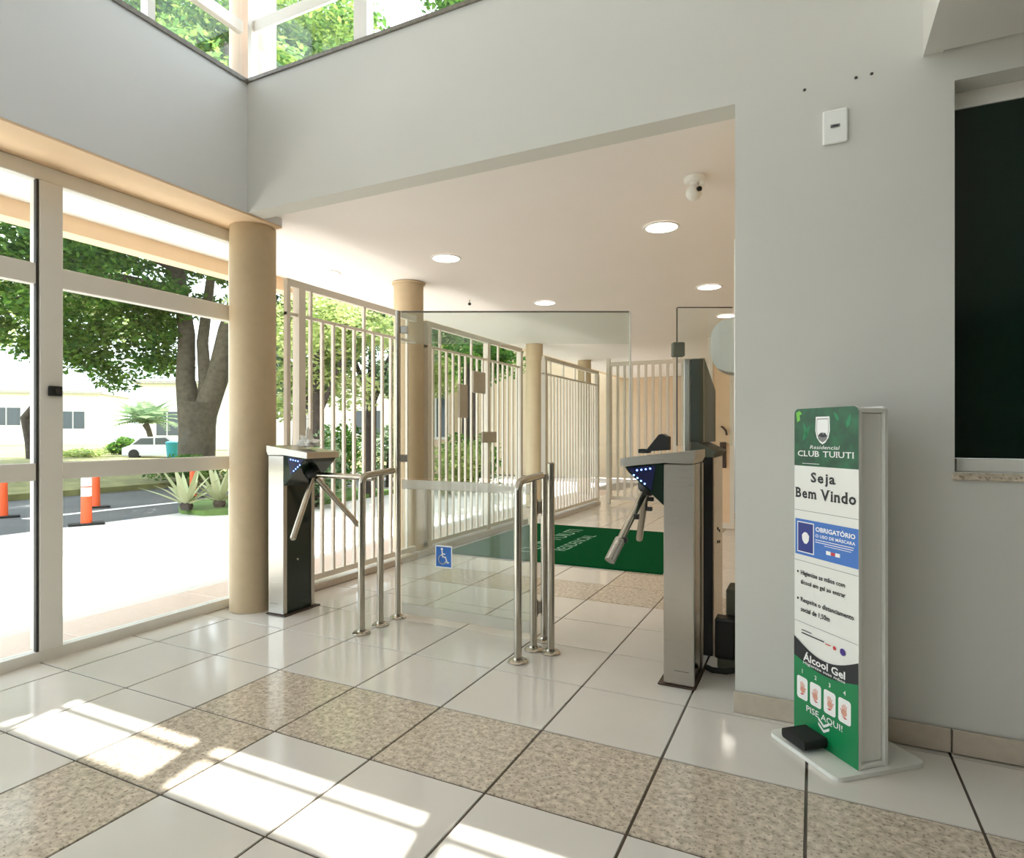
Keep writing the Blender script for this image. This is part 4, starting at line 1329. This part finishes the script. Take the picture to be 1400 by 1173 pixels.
# trees and shrubs seen through the bars
FT = [(428, 9.6, 'leafB', 3.3, 'yellow-green tree just beyond the first bar fence'),
      (505, 11.0, 'leafC', 4.0, 'grey-green tree seen between the middle bars of the first fence'),
      (560, 15.0, 'leafB', 4.6, 'pale tree right behind the fence column')]
for px_, d_, lf, hh, lb in FT:
    x, y = at_depth(px_, d_)
    tree(lb, x, y, -0.04, [([(0, 0, 0), (0.05, 0, hh * 0.45), (0, 0.1, hh * 0.9)], [0.11, 0.09, 0.03]), ([(0.03, 0, hh * 0.4), (0.5, 0.2, hh * 0.75)], [0.06, 0.02]), ([(0.03, 0, hh * 0.42), (-0.5, -0.2, hh * 0.8)], [0.06, 0.02])],
         blob(22, 0, 0, hh * 0.78, 1.2, 1.2, hh * 0.34, 0.35, 0.7, int(px_)), 12000, 0.05, lf, 'darkbark', group='trees beyond the bars')
FS = [(415, 9.5, 'leafC', 0.9, 'leafy shrub low behind the first bars'), (470, 12.0, 'leafA', 1.0, 'green shrub low behind the middle bars'), (530, 13.0, 'leafC', 1.0, 'grey-green shrub left of the fence column'), (612, 11.5, 'leafB', 0.8, 'yellow-green shrub right of the fence column'), (660, 12.5, 'leafA', 0.9, 'green shrub behind the gate post')]
for px_, d_, lf, hh, lb in FS:
    x, y = at_depth(px_, d_)
    shrub(lb, x, y, -0.04, 0.8, 0.8, hh, 2200, 0.055, lf, 'shrubs beyond the bars')
# high crowns seen through the upper windows
for px_, d_, lf, hh, lb in ((408, 14.0, 'leafC', 10.5, 'tall tree whose crown shows in the upper window right of the corner column'), (640, 13.2, 'leafA', 10.5, 'tall dark green tree behind the gate plates of the second fence')):
    x, y = at_depth(px_, d_)
    tree(lb, x, y, -0.04, [([(0, 0, 0), (0.05, 0.05, hh * 0.5), (0, 0.1, hh * 0.92)], [0.16, 0.12, 0.03])],
         blob(20, 0, 0, hh * 0.84, 1.5, 1.5, hh * 0.2, 0.45, 0.8, int(px_) + 2) + blob(14, 0, 0, 3.4, 1.3, 1.3, 1.3, 0.4, 0.7, int(px_) + 9), 13000, 0.075, lf, 'darkbark', group='tall trees beyond the bars')

# ------------------------------------------------------------------ houses across the street
def house(label, x, y, rz_, w_, d_, h_, wall, wins, roof=True):
    t = thing('house', label, 'house', (x, y, 0.35), rz_)
    part('wall', MB().box(-w_ / 2, w_ / 2, 0, d_, -0.5, h_), wall, t)
    if roof:
        part('roof', MB().box(-w_ / 2 - 0.3, w_ / 2 + 0.3, -0.35, d_ + 0.3, h_, h_ + 0.16), 'roof', t)
    for a, b, z0, z1 in wins:
        f_ = part('window', MB().box(a, b, -0.05, -0.001, z0, z1), 'frame', t)
        part('pane', MB().box(a + 0.07, (a + b) / 2 - 0.03, -0.06, -0.051, z0 + 0.07, z1 - 0.07), 'pane', f_)
        part('pane', MB().box((a + b) / 2 + 0.03, b - 0.07, -0.06, -0.051, z0 + 0.07, z1 - 0.07), 'pane', f_)
    return t
x, y = at_depth(25, 37)
house('white house with small windows at the far left beyond the trees', x, y, math.radians(40), 8.6, 5, 3.2, 'housewhite', [(-1.4, 0.2, 1.2, 2.4), (2.2, 3.6, 1.0, 2.2), (-3.6, -2.4, 1.0, 2.2)])
x, y = at_depth(300, 33)
house('pale house with dark windows right of the forked tree trunk', x, y, math.radians(35), 8.0, 5, 3.4, 'housewhite', [(-0.7, 0.9, 0.7, 2.1), (-3.2, -2.0, 0.6, 2.0), (2.0, 3.4, 0.6, 2.0)])
x, y = at_depth(470, 26)
house('white building glimpsed between the fence bars', x, y, math.radians(20), 12, 5, 3.0, 'housewhite', [(-2.2, -1.0, 0.7, 1.8), (0.4, 1.8, 0.7, 1.8), (3.4, 4.6, 0.7, 1.8)])
x, y = at_depth(655, 17.5)
house('pinkish wall with dark windows behind the second bar fence', x, y, math.radians(12), 5.6, 4, 3.4, 'housebeige', [(-1.7, -0.9, 0.6, 2.6), (-0.2, 0.6, 0.4, 1.2), (0.9, 1.9, 0.9, 2.3)])

# car and teal bin on the far side of the street
x, y = at_depth(222, 18.2)
t = thing('parked_car', 'silver car parked behind the frame rail left of the forked trunk', 'car', (x, y, 0.36), YAW)
prof_ = [(-0.95, 0.12), (-0.95, 0.34), (-0.72, 0.42), (-0.42, 0.66), (0.35, 0.68), (0.68, 0.44), (0.95, 0.38), (0.98, 0.12)]
part('body', MB().prism(prof_, 'y', -0.4, 0.4), 'carbody', t)
part('side_window', MB().prism([(-0.64, 0.44), (-0.40, 0.62), (-0.04, 0.63), (-0.04, 0.44)], 'y', -0.408, -0.401), 'pane', t)
part('side_window', MB().prism([(0.02, 0.44), (0.02, 0.63), (0.32, 0.64), (0.58, 0.44)], 'y', -0.408, -0.401), 'pane', t)
for wx in (-0.6, 0.6):
    part('wheel', MB().tube([(wx, -0.42, 0.15), (wx, -0.3, 0.15)], 0.15, 20), 'blackrub', t, smooth=True)
x, y = at_depth(236, 17.2)
t = thing('teal_bin', 'teal plastic bin beside the silver car', 'bin', (x, y, 0.4))
part('tub', MB().lathe([(0.13, 0.0), (0.17, 0.42), (0.18, 0.44)], seg=20), 'teal', t, smooth=True)
part('lid', MB().lathe([(0.185, 0.44), (0.18, 0.48), (0.05, 0.52)], seg=20), 'teal', t, smooth=True)
